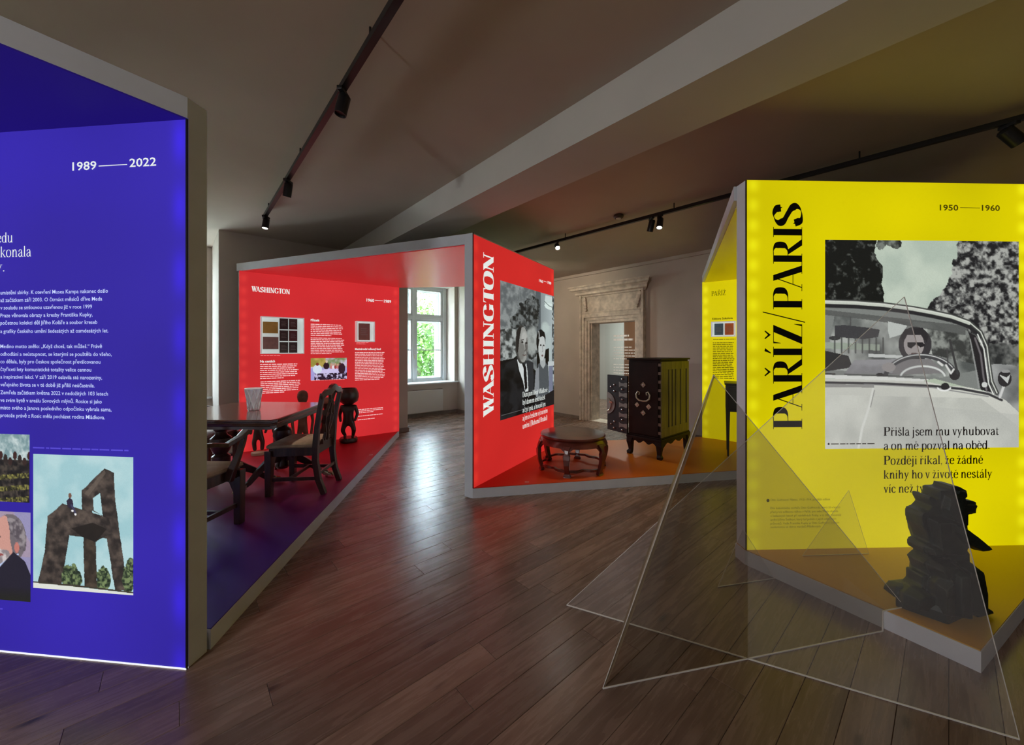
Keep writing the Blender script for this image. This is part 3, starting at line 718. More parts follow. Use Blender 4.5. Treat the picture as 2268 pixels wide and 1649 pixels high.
# ---- flat prints: colours painted into a fine grid of vertices
def vnoise(w, h, scale, seed, octs=4):
    rs = np.random.RandomState(seed); out = np.zeros((h, w)); amp = 1; tot = 0
    for o in range(octs):
        gw, gh = int(scale*2**o)+2, int(scale*2**o*h/w)+2
        g = rs.rand(gh+1, gw+1); y = np.linspace(0, gh-1.001, h); x = np.linspace(0, gw-1.001, w)
        yi = y.astype(int); xi = x.astype(int); fy = (y-yi)[:, None]; fx = (x-xi)[None, :]
        fy = fy*fy*(3-2*fy); fx = fx*fx*(3-2*fx)
        a = g[yi][:, xi]; b = g[yi][:, xi+1]; c = g[yi+1][:, xi]; d = g[yi+1][:, xi+1]
        out += amp*((a*(1-fx)+b*fx)*(1-fy)+(c*(1-fx)+d*fx)*fy); tot += amp; amp *= .55
    return out/tot
class Paint:
    def __init__(s, w, h, col=(128, 128, 128)):
        s.w, s.h = w, h; s.a = np.zeros((h, w, 3))+np.array(col, float)
        s.u, s.v = np.meshgrid((np.arange(w)+.5)/w, (np.arange(h)+.5)/h)
    def mask_poly(s, P, wob=0, seed=1, sc=20):
        u, v = s.u, s.v
        if wob:
            u = u+(vnoise(s.w, s.h, sc, seed)-.5)*wob; v = v+(vnoise(s.w, s.h, sc, seed+1)-.5)*wob
        m = np.zeros((s.h, s.w), bool); n = len(P)
        for i in range(n):
            x0, y0 = P[i]; x1, y1 = P[(i+1) % n]
            if y0 == y1: continue
            c = ((y0 > v) != (y1 > v)) & (u < (x1-x0)*(v-y0)/(y1-y0)+x0); m ^= c
        return m
    def put(s, m, col, al=1.0):
        al = np.asarray(al, float)*m; al = al[..., None]; col = np.array(col, float)
        s.a = s.a*(1-al)+col*al; return s
    def poly(s, P, col, al=1.0, **k): return s.put(s.mask_poly(P, **k), col, al)
    def ell(s, cx, cy, rx, ry, col, al=1.0, rot=0, soft=0):
        c, q = math.cos(rot), math.sin(rot); x = (s.u-cx); y = (s.v-cy); X = (x*c+y*q)/rx; Y = (-x*q+y*c)/ry; r = X*X+Y*Y
        m = (r < 1) if not soft else np.clip((1-r)/soft, 0, 1); return s.put(m, col, al)
    def line(s, P, w, col, al=1.0):
        d = np.full((s.h, s.w), 9.); asp = s.h/s.w
        for (x0, y0), (x1, y1) in zip(P[:-1], P[1:]):
            vx, vy = x1-x0, (y1-y0)*asp; px = s.u-x0; py = (s.v-y0)*asp
            t = np.clip((px*vx+py*vy)/(vx*vx+vy*vy+1e-9), 0, 1); d = np.minimum(d, np.hypot(px-t*vx, py-t*vy))
        return s.put(np.clip((w/2-d)/(1.2/s.w)+.5, 0, 1), col, al)
    def mottle(s, m, lo, hi, scale, seed, thr=(.35, .65), octs=4):
        n = np.clip((vnoise(s.w, s.h, scale, seed, octs)-thr[0])/(thr[1]-thr[0]), 0, 1)[..., None]
        c = np.array(lo, float)*(1-n)+np.array(hi, float)*n; m = np.asarray(m, float)[..., None]
        s.a = s.a*(1-m)+c*m; return s
    def grad(s, m, c0, c1, ax='v', r0=0., r1=1.):
        k = s.v if ax == 'v' else s.u; n = np.clip((k-r0)/(r1-r0), 0, 1)[..., None]
        c = np.array(c0, float)*(1-n)+np.array(c1, float)*n; m = np.asarray(m, float)[..., None]; s.a = s.a*(1-m)+c*m; return s
    def grain(s, amt, seed=3):
        s.a += (np.random.RandomState(seed).rand(s.h, s.w, 1)-.5)*amt; return s
    def mesh(s, name, x0, x1, z0, z1, y, m, parent):
        w, h = s.w, s.h; X, Z = np.meshgrid(np.linspace(x0, x1, w), np.linspace(z1, z0, h))
        co = np.stack([X, np.full_like(X, y), Z], -1).reshape(-1, 3).astype('f')
        i = (np.arange(h-1)[:, None]*w+np.arange(w-1)[None, :]).ravel()
        q = np.stack([i, i+w, i+w+1, i+1], -1).ravel().astype('i')
        me = bpy.data.meshes.new(name); me.vertices.add(w*h); me.vertices.foreach_set('co', co.ravel())
        nf = len(i); me.loops.add(nf*4); me.loops.foreach_set('vertex_index', q); me.polygons.add(nf)
        me.polygons.foreach_set('loop_start', np.arange(0, nf*4, 4, dtype='i')); me.update(calc_edges=True)
        a = np.clip(s.a/255, 0, 1); a = np.where(a <= .04045, a/12.92, ((a+.055)/1.055)**2.4)
        at = me.color_attributes.new('Col', 'FLOAT_COLOR', 'POINT')
        at.data.foreach_set('color', np.concatenate([a, np.ones((h, w, 1))], -1).astype('f').ravel())
        me.materials.append(m); o = bpy.data.objects.new(name, me); COL.objects.link(o); o.parent = parent; return o
M_PRINT = print_mat('backlit_photo_print', .95)
M_PRINT_DIM = print_mat('backlit_photo_print_soft', .85)

# ------------------------------------------------------------------ blue wall
M_BLUE = lightbox_mat('blue_backlit_textile', srgb(48, 34, 160), srgb(58, 36, 228), 2.05, amp=.8, pitch=.30, lo=.66)
blue = Panel((-3.50, 1.962), (-1.478, 1.748), 'lightbox', 'blue backlit wall with white print and a photo of a giant stone chair', M_BLUE, z0=.006, z1=2.5, zt=2.6)
e = MB(); e.span(0, blue.L, -.007, .004, .0, .006); o = e.build('edge_strip', mat('white_edge_glow', (.8, .8, .8, 1), .4, emis=srgb(235, 240, 250), es=.9), blue.root); o['label'] = 'bright white strip along the foot of the blue face'
e = MB(); e.span(blue.L-.004, blue.L+.003, -.006, .0, 0, 2.5); e.build('edge_profile', M_BLACK, blue.root)
lt = Lettering(blue)
lt.line('1989', (164, 379), (217, 376), 19, 'sans', .012).line('2022', (290, 371), (349, 368), 19, 'sans', .012).rule((222, 368.5), (285, 366), 1.8)
lt.line('edu', (-2, 538), (32, 537), 22, T=.12).line('a konala', (-12, 570), (73, 568.5), 23, T=.12).line('y.', (-4, 602), (14, 601), 22, T=.12)
lt.done(M_TEXT_W)
bl_txt = ['umístění sbírky. K otevření Musea Kampa nakonec došlo', 'až začátkem září 2003. O čtrnáct měsíců dříve Meda', 'v souladu se smlouvou uzavřenou již v roce 1999',
 'Praze věnovala obrazy a kresby Františka Kupky,', 'početnou kolekci děl Jiřího Koláře a soubor kreseb', 'a grafiky českého umění šedesátých až osmdesátých let.',
 'Medino motto znělo: „Když chceš, tak můžeš.“ Právě', 'odhodlání a neústupnost, se kterými se pouštěla do všeho,', 'co dělala, byly pro českou společnost převálcovanou',
 'čtyřiceti lety komunistické totality velice cennou', 'a inspirativní lekcí. V září 2019 oslavila sté narozeniny,', 'veřejného života se v té době již příliš neúčastnila.',
 'Zemřela začátkem května 2022 v nedožitých 103 letech', 've svém bytě v areálu Sovových mlýnů. Rosice si jako', 'místo svého a Janova posledního odpočinku vybrala sama,', 'protože právě z Rosic měla pocházet rodina Mládkova.']
ly = [503, 558, 612, 667, 722, 782, 892, 948, 1004, 1060, 1116, 1170, 1230, 1286, 1340, 1395]
rx = [800, 758, 684, 688, 722, 803, 757, 827, 745, 678, 757, 703, 800, 755, 826, 778]
ry = [488, 545, 603, 662, 716, 778, 892, 950, 1004, 1062, 1118, 1178, 1235, 1292, 1350, 1408]
lt = Lettering(blue)
for s_, l, x, r in zip(bl_txt, ly, rx, ry): lt.line(s_, (5, 500+l/3.298), (x/3.298, 500+r/3.298), 8.6, 'sans', .006)
lt.done(M_TEXT_BLUE)
random.seed(2)
lt = Lettering(blue); lt.bars(77, 288, 990, 996, 1, 3, last=1).bars(-60, 10, 1340, 1340, 1, 3, last=1); lt.done(M_TEXT_DIMBLUE)
def photo(panel, P, tl, br, name='photo_print', m=M_PRINT, label=None, off=-.0055):
    a = panel.loc(*tl); b = panel.loc(*br)
    o = P.mesh(name, a[0], b[0], b[1], a[1], off, m, panel.root)
    if label: o['label'] = label
    return o
# giant stone chair against the sky
P = Paint(250, 320, (168, 208, 214)); P.mottle(np.ones((320, 250)), (160, 203, 210), (182, 216, 220), 4, 5)
st0, st1 = (38, 33, 32), (92, 80, 72)
def stone(pts, seed, lo=st0, hi=st1): P.mottle(P.mask_poly(pts, wob=.012, seed=seed), lo, hi, 16, seed, (.3, .8))
stone([(.51, .58), (.63, .60), (.645, .97), (.52, .96)], 3, (45, 38, 32), (85, 72, 60))
stone([(.49, .26), (.72, .09), (.81, .12), (.82, .3), (.88, .62), (.94, .97), (.82, .97), (.74, .60), (.66, .60), (.70, .44), (.60, .40), (.59, .44), (.50, .43)], 7)
P.poly([(.605, .31), (.675, .27), (.70, .435), (.612, .40)], (175, 214, 220))
P.poly([(.52, .28), (.72, .10), (.73, .125), (.56, .30)], (110, 98, 88), .6)
stone([(.15, .46), (.30, .36), (.50, .40), (.76, .45), (.80, .55), (.63, .63), (.50, .60), (.37, .59), (.29, .96), (.05, .96), (.12, .72)], 12)
P.poly([(.39, .54), (.60, .49), (.74, .53), (.63, .63), (.50, .60)], (22, 18, 16), .8)
for cx, cy, rx_, ry_, s_ in ((.39, .90, .10, .10, 21), (.70, .90, .08, .09, 25), (.95, .88, .06, .10, 29), (.98, .78, .05, .05, 33)):
    msk = (((P.u-cx)/rx_)**2+((P.v-cy)/ry_)**2+(vnoise(250, 320, 30, s_)-.5)*1.1 < 1) & ~P.mask_poly([(.05, .96), (.13, .7), (.3, .7), (.29, .96)]) & ~P.mask_poly([(.51, .58), (.63, .6), (.645, .97), (.52, .97)])
    P.mottle(msk, (28, 42, 30), (120, 138, 92), 40, s_)
P.poly([(0, .955), (1, .985), (1, 1), (0, 1)], (225, 228, 220)); P.poly([(.0, .95), (.5, .955), (1, .975), (1, .985), (.5, .968), (0, .96)], (60, 55, 45))
P.ell(.375, .30, .016, .02, (120, 85, 70)); P.poly([(.34, .34), (.37, .315), (.40, .33), (.41, .37), (.39, .40), (.35, .38)], (40, 32, 55)); P.line([(.39, .37), (.415, .40), (.43, .43)], .02, (60, 60, 90)); P.ell(.43, .435, .012, .008, (240, 240, 240)); P.ell(.40, .41, .012, .008, (240, 240, 240))
P.grain(8); photo(blue, P, (77, 1004), (298, 1316), label='photo of a towering stone chair with a person sitting on it')
# people with plaques
P = Paint(110, 90, (150, 175, 178)); P.mottle(P.v < .45, (120, 150, 155), (200, 215, 215), 12, 3); P.mottle(P.v > .38, (14, 14, 18), (70, 62, 55), 16, 8)
for k in range(9): P.ell(.35+.08*k, .36+.05*math.sin(k*2.1), .035, .06, (40+10*(k % 3), 32, 30))
for k, (y, c) in enumerate(((.58, (120, 120, 60)), (.75, (125, 122, 62)), (.92, (110, 105, 50)))): P.poly([(.3, y+.05), (.98, y-.02), (.98, y+.05), (.3, y+.12)], c, .75); P.mottle(P.mask_poly([(.3, y+.05), (.98, y-.02), (.98, y+.05), (.3, y+.12)]), (30, 30, 20), (140, 135, 70), 40, 5+k)
P.grain(8); photo(blue, P, (-60, 958), (69, 1112), label='photo of a crowd beside dark plaques')
# grey-haired man in a dark suit
P = Paint(110, 120, (150, 145, 185)); P.poly([(0, 0), (.75, 0), (1, .35), (1, .5), (.6, .5), (0, .3)], (175, 150, 160), .6)
P.ell(.70, .30, .235, .27, (112, 104, 110)); P.poly([(.40, .30), (.46, .12), (.62, .05), (.72, .08), (.70, .30), (.74, .46), (.70, .58), (.52, .66), (.44, .60), (.42, .45)], (206, 152, 140)); P.mottle(P.mask_poly([(.66, .06), (.86, .10), (.94, .28), (.92, .44), (.84, .42), (.78, .30), (.70, .24)], wob=.03, seed=2), (88, 80, 88), (150, 142, 146), 20, 6)
P.ell(.80, .40, .035, .06, (196, 122, 112)); P.mottle(P.mask_poly([(.42, .46), (.52, .42), (.66, .44), (.74, .50), (.68, .60), (.52, .67), (.43, .62)], wob=.03, seed=5), (140, 130, 134), (206, 196, 196), 20, 4); P.ell(.55, .49, .06, .015, (150, 80, 80)); P.line([(.46, .30), (.56, .29)], .02, (90, 66, 66)); P.ell(.52, .335, .03, .012, (60, 44, 44))
P.poly([(.45, .66), (.72, .50), (.84, .46), (.62, .74), (.45, .80)], (185, 200, 235)); P.poly([(.45, 1), (.45, .72), (.75, .45), (.92, .55), (1, .7), (1, 1)], (28, 26, 44)); P.grad(P.v > .85, (26, 24, 40), (28, 30, 22), 'v', .85, 1); P.grain(8)
photo(blue, P, (-80, 1126), (71, 1331), label='photo of a grey-haired man in a dark suit')
# blue canopy
cn = MB(); c0 = (-1.478, 1.748); cdir = Vector((-1.76, 1.319))-Vector(c0); cdir.normalize()
c1 = Vector(c0)+cdir*1.7; BC = [c0, tuple(c1), (-3.3, .9), (-3.50, 1.962), (-3.49, 2.06), (-1.468, 1.847)]
can_b = tag(MB().prism(BC, 2.505, 2.6).build('canopy', M_FRAME), 'grey-edged canopy jutting out over the blue wall at the left', 'canopy')
MB().prism([(p[0]*.999-.002, p[1]*.999) for p in BC[:4]], 2.498, 2.505).build('canopy_underside', mat('blue_board_added_glow', srgb(40, 22, 130), .5, emis=srgb(38, 20, 130), es=.3), can_b)['label'] = 'dark blue underside'  # faint emission added to the blue board to lift its brightness

# ------------------------------------------------------------------ red wall (inside the left booth)
M_RED = lightbox_mat('red_backlit_textile', srgb(198, 42, 46), srgb(246, 72, 66), 2.164, amp=.4, pitch=.16, lo=.80)
red = Panel((-3.60, 5.06), (-1.88, 6.395), 'lightbox', 'red backlit text wall behind the dining table and carved figures', M_RED, z0=.1, z1=2.5, zt=2.5)
lt = Lettering(red)
lt.line('WASHINGTON', (557, 645), (642, 651.5), 11.5, T=.21, t=.07, track=.02).line('1960', (811.5, 667.3), (828.5, 668.3), 6.6, 'sans', .03).line('1989', (850, 669.8), (866, 670.8), 6.6, 'sans', .03).rule((830, 664.5), (848, 666), 1)
lt.line('Na cestách', (576, 802), (609, 802), 5.2, 'sans', .03).line('Přátelé', (688, 711), (707, 711.5), 5.0, 'sans', .03).line('Mezinárodní měnový fond', (786, 774.5), (843, 775), 4.6, 'sans', .03)
lt.done(M_TEXT_W)
lt = Lettering(red)
lt.bars(576, 661, 807, 838, 8, 1.9).bars(577, 665, 845.5, 870.5, 7, 1.9).bars(688, 762, 717.5, 742, 7, 1.7).bars(688, 763, 748, 783, 10, 1.7).bars(786, 853, 780.5, 841.5, 18, 1.6, last=.8)
lt.bars(792, 849, 907, 914, 3, 1.5).bars(792, 849, 921.5, 921.5, 1, 1.5, last=.98).bars(792, 849, 929.5, 929.5, 1, 1.5, last=.65)
lt.done(mat('white_small_print', (.3, .3, .3, 1), .7, emis=srgb(250, 205, 205), es=.9))
lt = Lettering(red); lt.bars(577, 622, 787, 787, 1, 1.2, last=1).bars(689, 765, 842.5, 842.5, 1, 1.2, last=1).bars(789, 819, 758, 761, 2, 1.0, last=.7); lt.done(M_TEXT_PINK)
P = Paint(110, 66, (165, 160, 215)); P.mottle(P.v < .45, (120, 140, 90), (205, 190, 215), 6, 2); P.mottle((P.v < .4) & (P.u < .4), (150, 140, 60), (190, 165, 90), 6, 5)
P.poly([(.2, .55), (.75, .45), (.85, .62), (.45, .85), (.15, .75)], (205, 195, 235)); P.mottle((P.v > .7) & (P.u > .1), (35, 20, 40), (200, 190, 225), 18, 9, (.45, .6))
P.ell(.18, .5, .12, .2, (215, 225, 240)); P.ell(.18, .28, .04, .07, (130, 55, 35)); P.ell(.42, .36, .08, .16, (45, 25, 35)); P.ell(.43, .17, .03, .06, (215, 190, 170))
for k in range(5): P.ell(.55+.06*k, .3+.03*(k % 2), .025, .06, (200, 150, 130)); P.ell(.55+.06*k, .43, .035, .08, ((200, 120, 120), (230, 225, 230), (160, 60, 60))[k % 3])
P.ell(.85, .5, .10, .25, (50, 25, 40)); P.ell(.80, .28, .03, .06, (90, 50, 45)); P.grain(14); photo(red, P, (688, 793), (768, 838.5), label='colour photo of people seated at a long outdoor table')
# display cases on the wall
def case(panel, tl, br, depth, label, name='display_case'):
    a = panel.loc(*tl); b = panel.loc(*br); w = b[0]-a[0]; h = a[1]-b[1]
    M = panel.root.matrix_basis.copy(); M = Matrix.Translation(panel.root.location) @ Matrix.Rotation(panel.root.rotation_euler.z, 4, 'Z') @ Matrix.Translation((a[0], -.008, b[1]))
    r = thing(name, label, 'display case'); r.matrix_world = M
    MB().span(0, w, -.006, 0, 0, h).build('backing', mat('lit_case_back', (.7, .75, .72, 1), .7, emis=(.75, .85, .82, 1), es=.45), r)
    f = MB(); t = .012
    f.span(0, t, -depth, -.006, 0, h).span(w-t, w, -depth, -.006, 0, h).span(t, w-t, -depth, -.006, 0, t).span(t, w-t, -depth, -.006, h-t, h)
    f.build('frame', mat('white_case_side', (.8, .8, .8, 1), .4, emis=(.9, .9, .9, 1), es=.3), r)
    MB().span(t, w-t, -depth+.002, -depth+.005, t, h-t).build('glazing', M_GLASS, r)
    return r, w, h
def booklet(r, x0, x1, z0, z1, col, label, group=None, y=-.008, spots=True, cat='booklet', name='booklet'):
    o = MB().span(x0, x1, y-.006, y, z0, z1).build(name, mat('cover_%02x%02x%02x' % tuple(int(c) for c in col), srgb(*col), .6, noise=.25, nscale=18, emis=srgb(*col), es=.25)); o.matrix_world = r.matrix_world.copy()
    tag(o, label, cat, group)
    if spots:
        s = MB(); w = x1-x0; h = z1-z0
        for k in range(4): s.span(x0+w*.2, x0+w*(.8-.1*(k % 2)), y-.0075, y-.006, z0+h*(.3+.12*k), z0+h*(.3+.12*k)+h*.03)
        s.build('cover_print', mat('faded_cover_print', (.35, .3, .28, 1), .7), o)
    return o
r, w, h = case(red, (576, 701), (671, 783), .10, 'large glazed white case on the red wall holding eight old documents')
booklet(r, .03, w*.40, h*.56, h*.87, (150, 110, 50), 'tan envelope at the upper left of the large wall case', 'envelopes in the case', cat='envelope', name='envelope', spots=False)
booklet(r, .03, w*.41, h*.13, h*.46, (120, 85, 80), 'brownish pink envelope at the lower left of the large wall case', 'envelopes in the case', cat='envelope', name='envelope', spots=False)
for i, (rn, ry_) in enumerate((('top', 2), ('middle', 1), ('bottom', 0))):
    for j, cn_ in enumerate(('left', 'right')):
        booklet(r, w*(.435+.22*j), w*(.635+.22*j), h*(.03+.325*ry_), h*(.325+.325*ry_), ((52, 22, 24), (62, 24, 22), (52, 34, 36), (74, 26, 30), (58, 48, 44), (52, 34, 34))[i*2+j], 'dark booklet in the %s row, %s column of the large wall case' % (rn, cn_), 'dark booklets in the case')
r, w, h = case(red, (786, 711), (826, 757), .09, 'small glazed case with one brown document on the red wall')
booklet(r, .05, w*.80, .03, h-.03, (112, 58, 48), 'brown typed document inside the small case on the red wall', cat='document', name='document')
# red canopy
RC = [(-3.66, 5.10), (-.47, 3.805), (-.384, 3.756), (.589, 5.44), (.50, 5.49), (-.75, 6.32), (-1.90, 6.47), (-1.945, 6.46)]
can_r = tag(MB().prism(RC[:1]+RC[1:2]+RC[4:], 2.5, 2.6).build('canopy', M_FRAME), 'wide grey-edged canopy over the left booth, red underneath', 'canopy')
MB().prism([(-3.62, 5.09), (-.46, 3.83), (.49, 5.48), (-.74, 6.29), (-1.90, 6.42)], 2.492, 2.5).build('canopy_underside', mat('red_gloss_added_glow', srgb(205, 62, 66), .35, emis=srgb(190, 40, 44), es=.35), can_r)['label'] = 'glossy red underside'  # weak glow put into the red board so the underside looks brighter

# ------------------------------------------------------------------ red WASHINGTON wall
M_RED2 = lightbox_mat('red_backlit_textile_front', srgb(200, 40, 38), srgb(250, 66, 50), 1.945, amp=.45, pitch=.19, lo=.80)
rw = Panel((-.384, 3.756), (.589, 5.44), 'lightbox', 'red backlit wall with tall upright WASHINGTON lettering', M_RED2, z0=.1, z1=2.585, zt=2.6)
MB().span(-.003, .003, -.008, .0, .1, 2.6).build('edge_profile', M_BLACK, rw.root)
lt = Lettering(rw)
lt.vertical('WASHINGTON', (1092, 917.5), (1092, 567), 1069.5, T=.24, t=.05, track=.02)
lt.line('1960', (1193, 624.5), (1202, 626), 6.2, 'sans', .03).line('1989', (1212, 628.5), (1220, 630), 6.2, 'sans', .03).rule((1203.5, 622.5), (1211, 624.5), .9)
lt.done(M_TEXT_W, 'white lettering')
# couple photograph
P = Paint(190, 300, (120, 124, 124)); P.mottle(np.ones((300, 190)), (96, 102, 104), (140, 146, 146), 14, 3)
P.grad(P.u > .66, (130, 140, 142), (175, 188, 190), 'u', .66, 1)
P.poly([(.60, 0), (.70, 0), (.70, .4), (.60, .4)], (85, 92, 96))
msk = (P.mask_poly([(.38, .14), (.50, .04), (.66, .08), (.68, .24), (.55, .38), (.62, .50), (.52, .58), (.40, .56), (.20, .36), (.16, .28)], wob=.10, seed=5, sc=9)); P.mottle(msk, (30, 33, 34), (110, 116, 116), 22, 6)
P.mottle(P.mask_poly([(.0, .36), (.24, .34), (.34, .40), (.34, .56), (0, .56)], wob=.06, seed=9, sc=9), (50, 54, 54), (165, 172, 170), 18, 11)
P.ell(.53, .42, .13, .14, (175, 182, 178), .75, soft=.5)
P.poly([(.74, .28), (.92, .28), (.92, .66), (.74, .66)], (178, 192, 190), .8); P.ell(.80, .30, .10, .06, (185, 200, 196), .8, soft=.6)
P.poly([(.80, .015), (1, .015), (1, .14), (.86, .12), (.78, .085)], (200, 215, 212)); P.ell(.90, .105, .12, .03, (215, 230, 226)); P.line([(.78, .07), (.88, .10), (1, .11)], .008, (60, 70, 70))
P.mottle(P.u > .955, (50, 56, 58), (170, 180, 180), 30, 15, (.4, .6))
P.poly([(.62, .52), (.88, .48), (.88, .62), (.78, .68), (.62, .66)], (10, 11, 12))
P.poly([(0, .575), (.20, .56), (.30, .52), (.45, .60), (.62, .68), (.62, 1), (0, 1)], (16, 17, 19)); P.mottle(P.mask_poly([(0, .6), (.28, .56), (.60, .7), (.6, 1), (0, 1)]), (11, 12, 14), (32, 34, 37), 8, 4)
P.poly([(.36, .585), (.46, .58), (.55, .60), (.56, .86), (.48, .84), (.44, .72)], (45, 48, 52))
P.poly([(.26, .57), (.31, .56), (.37, .64), (.42, .60), (.44, .66), (.46, .83), (.40, .83), (.36, .74), (.30, .66)], (205, 212, 212)); P.poly([(.37, .63), (.40, .61), (.42, .64), (.44, .80), (.40, .82), (.375, .70)], (18, 18, 22))
P.ell(.335, .455, .10, .150, (58, 58, 56)); P.ell(.365, .455, .088, .140, (150, 152, 148)); P.ell(.33, .50, .07, .09, (112, 112, 108), .8, soft=.5); P.ell(.385, .40, .06, .06, (182, 184, 180), .8, soft=.6); P.ell(.43, .475, .015, .08, (70, 68, 66), .6)
P.poly([(.25, .50), (.245, .36), (.29, .32), (.34, .315), (.31, .38), (.29, .46), (.275, .52)], (38, 36, 36)); P.ell(.35, .435, .02, .007, (35, 32, 32)); P.ell(.425, .44, .018, .007, (35, 32, 32)); P.line([(.40, .44), (.415, .49), (.395, .505)], .012, (70, 66, 64)); P.line([(.36, .535), (.385, .54), (.41, .535)], .010, (80, 58, 56)); P.line([(.33, .42), (.37, .415)], .010, (45, 42, 42))
P.poly([(.64, .62), (.70, .60), (.80, .60), (.86, .64), (.88, .80), (.86, .93), (.66, .90), (.62, .78)], (78, 84, 88)); P.poly([(.60, .66), (.66, .64), (.67, .84), (.62, .90), (.57, .84)], (135, 140, 145)); P.poly([(.68, .57), (.80, .57), (.80, .63), (.75, .66), (.69, .62)], (165, 172, 172))
P.ell(.705, .425, .095, .105, (20, 20, 22)); P.ell(.725, .475, .075, .115, (190, 196, 194)); P.poly([(.62, .44), (.63, .35), (.70, .32), (.78, .34), (.81, .40), (.74, .375), (.68, .39), (.655, .46), (.65, .53)], (22, 22, 24)); P.line([(.66, .34), (.67, .37), (.665, .40)], .016, (190, 195, 195)); P.ell(.70, .455, .018, .007, (30, 30, 30)); P.ell(.765, .457, .016, .007, (30, 30, 30)); P.line([(.735, .46), (.745, .505), (.73, .512)], .008, (110, 112, 112)); P.ell(.735, .545, .022, .008, (105, 80, 80))
P.poly([(.88, .62), (.97, .62), (.97, .90), (.88, .86)], (118, 124, 145)); P.poly([(.86, .60), (1, .60), (1, .64), (.86, .64)], (190, 198, 200)); P.poly([(.62, .92), (1, .86), (1, 1), (.5, 1)], (24, 25, 28)); P.line([(.62, .965), (.9, .95)], .006, (40, 42, 44)); P.line([(.02, .965), (.40, .965)], .004, (120, 122, 124))
P.grain(10); photo(rw, P, (1107, 620.5), (1226.3, 895), label='black and white photo of a man in a suit and a dark-haired woman')
lt = Lettering(rw, .010); Q = [('Dům paní Medy Mládkové', 878.5, 1211, 867.6), ('byl domem šesti koček', 896.0, 1206, 883.7), ('a čtyř psů, a hovořil jen', 913.3, 1206.6, 898.2), ('a jen o českém výtvarném', 931, 1211.3, 912.8), ('umění. (Bohumil Hrabal)', 948.2, 1210.6, 929.5)]
for s_, y0, x1, y1 in Q: lt.line(s_, (1156, y0), (x1, y1), 11.5, T=.17, t=.05)
lt.done(M_TEXT_W)

# ------------------------------------------------------------------ yellow wall
M_YEL = lightbox_mat('yellow_backlit_textile', srgb(212, 198, 0), srgb(244, 238, 20), 2.01, amp=.75, pitch=.135, lo=.66)
yel = Panel((1.582, 2.598), (3.575, 2.665), 'lightbox', 'yellow backlit wall with tall PARIS lettering and a car photo', M_YEL, z0=.1, z1=2.6, zt=2.6)
e = MB(); e.span(-.003, .003, -.008, 0, .1, 2.6); e.build('edge_profile', M_BLACK, yel.root)
lt = Lettering(yel); lt.vertical('PAŘÍŽ/PARIS', (1775, 949), (1775, 450), 1711, T=.19, t=.022, track=.0); lt.done(M_TEXT_K)
lt = Lettering(yel); lt.line('1950', (2079, 466), (2120, 467), 13, 'sans', .02).line('1960', (2172, 467), (2212, 467.5), 13, 'sans', .02).rule((2124, 460.5), (2168, 461), 1.1)
lt.disc(1699.5, 1107, 3.6); lt.line('Otto Gutfreund: Milenci, 1913–1914, pozdější odlitek', (1705, 1108.5), (1837, 1106), 5.2, 'sans', .0)
for s_, y0, x1 in zip(['Dílo kubistického sochaře Otto Gutfreunda, který žil v letech', 'před první světovou válkou v Paříži, pro sebe Meda objevila', 'v šedesátých letech při návštěvách Prahy, a to díky mecenáši', 'umění Jiřímu Šetlíkovi, který byl jedním z jejích odborných', 'průvodců. Vedle Františka Kupky je Otto Gutfreund jediným', 'modernistou ve sbírce manželů Mládkových.'], (1126, 1134.5, 1143, 1151.5, 1160, 1168), (1859, 1854, 1861, 1850, 1856.5, 1817)):
    lt.line(s_, (1705, y0), (x1, y0-2), 4.9, 'sans', .0)
lt.done(M_TEXT_BR, 'small dark print')
# car photograph
w_, h_ = 380, 400; P = Paint(w_, h_, (182, 196, 182)); P.grad(np.ones((h_, w_)), (190, 205, 188), (176, 190, 178), 'v', 0, .4); P.mottle(np.ones((h_, w_)), (176, 190, 176), (194, 206, 190), 5, 6)
P.mottle(P.mask_poly([(.70, -.1), (1.1, -.1), (1.1, .80), (.85, .66), (.51, .35), (.56, .28), (.63, .22), (.655, .12)], wob=.05, seed=31, sc=18), (34, 34, 36), (172, 174, 168), 44, 32, (.36, .66), 5)
P.mottle(P.mask_poly([(-.1, -.1), (.27, -.1), (.25, .06), (.29, .13), (.285, .22), (.305, .30), (.30, .34), (-.1, .34)], wob=.03, seed=41, sc=20), (22, 24, 22), (112, 116, 110), 40, 42, (.60, .86), 5)
P.mottle(P.mask_poly([(.24, -.05), (.36, -.05), (.40, .04), (.36, .05), (.33, .03), (.28, .04)], wob=.05, seed=51, sc=30), (30, 32, 30), (120, 126, 118), 30, 43)
P.mottle(P.mask_poly([(.82, .56), (1.1, .56), (1.1, 1), (.82, .8)], wob=.02, seed=3), (96, 98, 98), (160, 162, 160), 5, 9); P.mottle(P.mask_poly([(.84, .50), (1.1, .50), (1.1, .60), (.84, .60)], wob=.03, seed=61, sc=20), (44, 46, 46), (120, 122, 118), 18, 62)
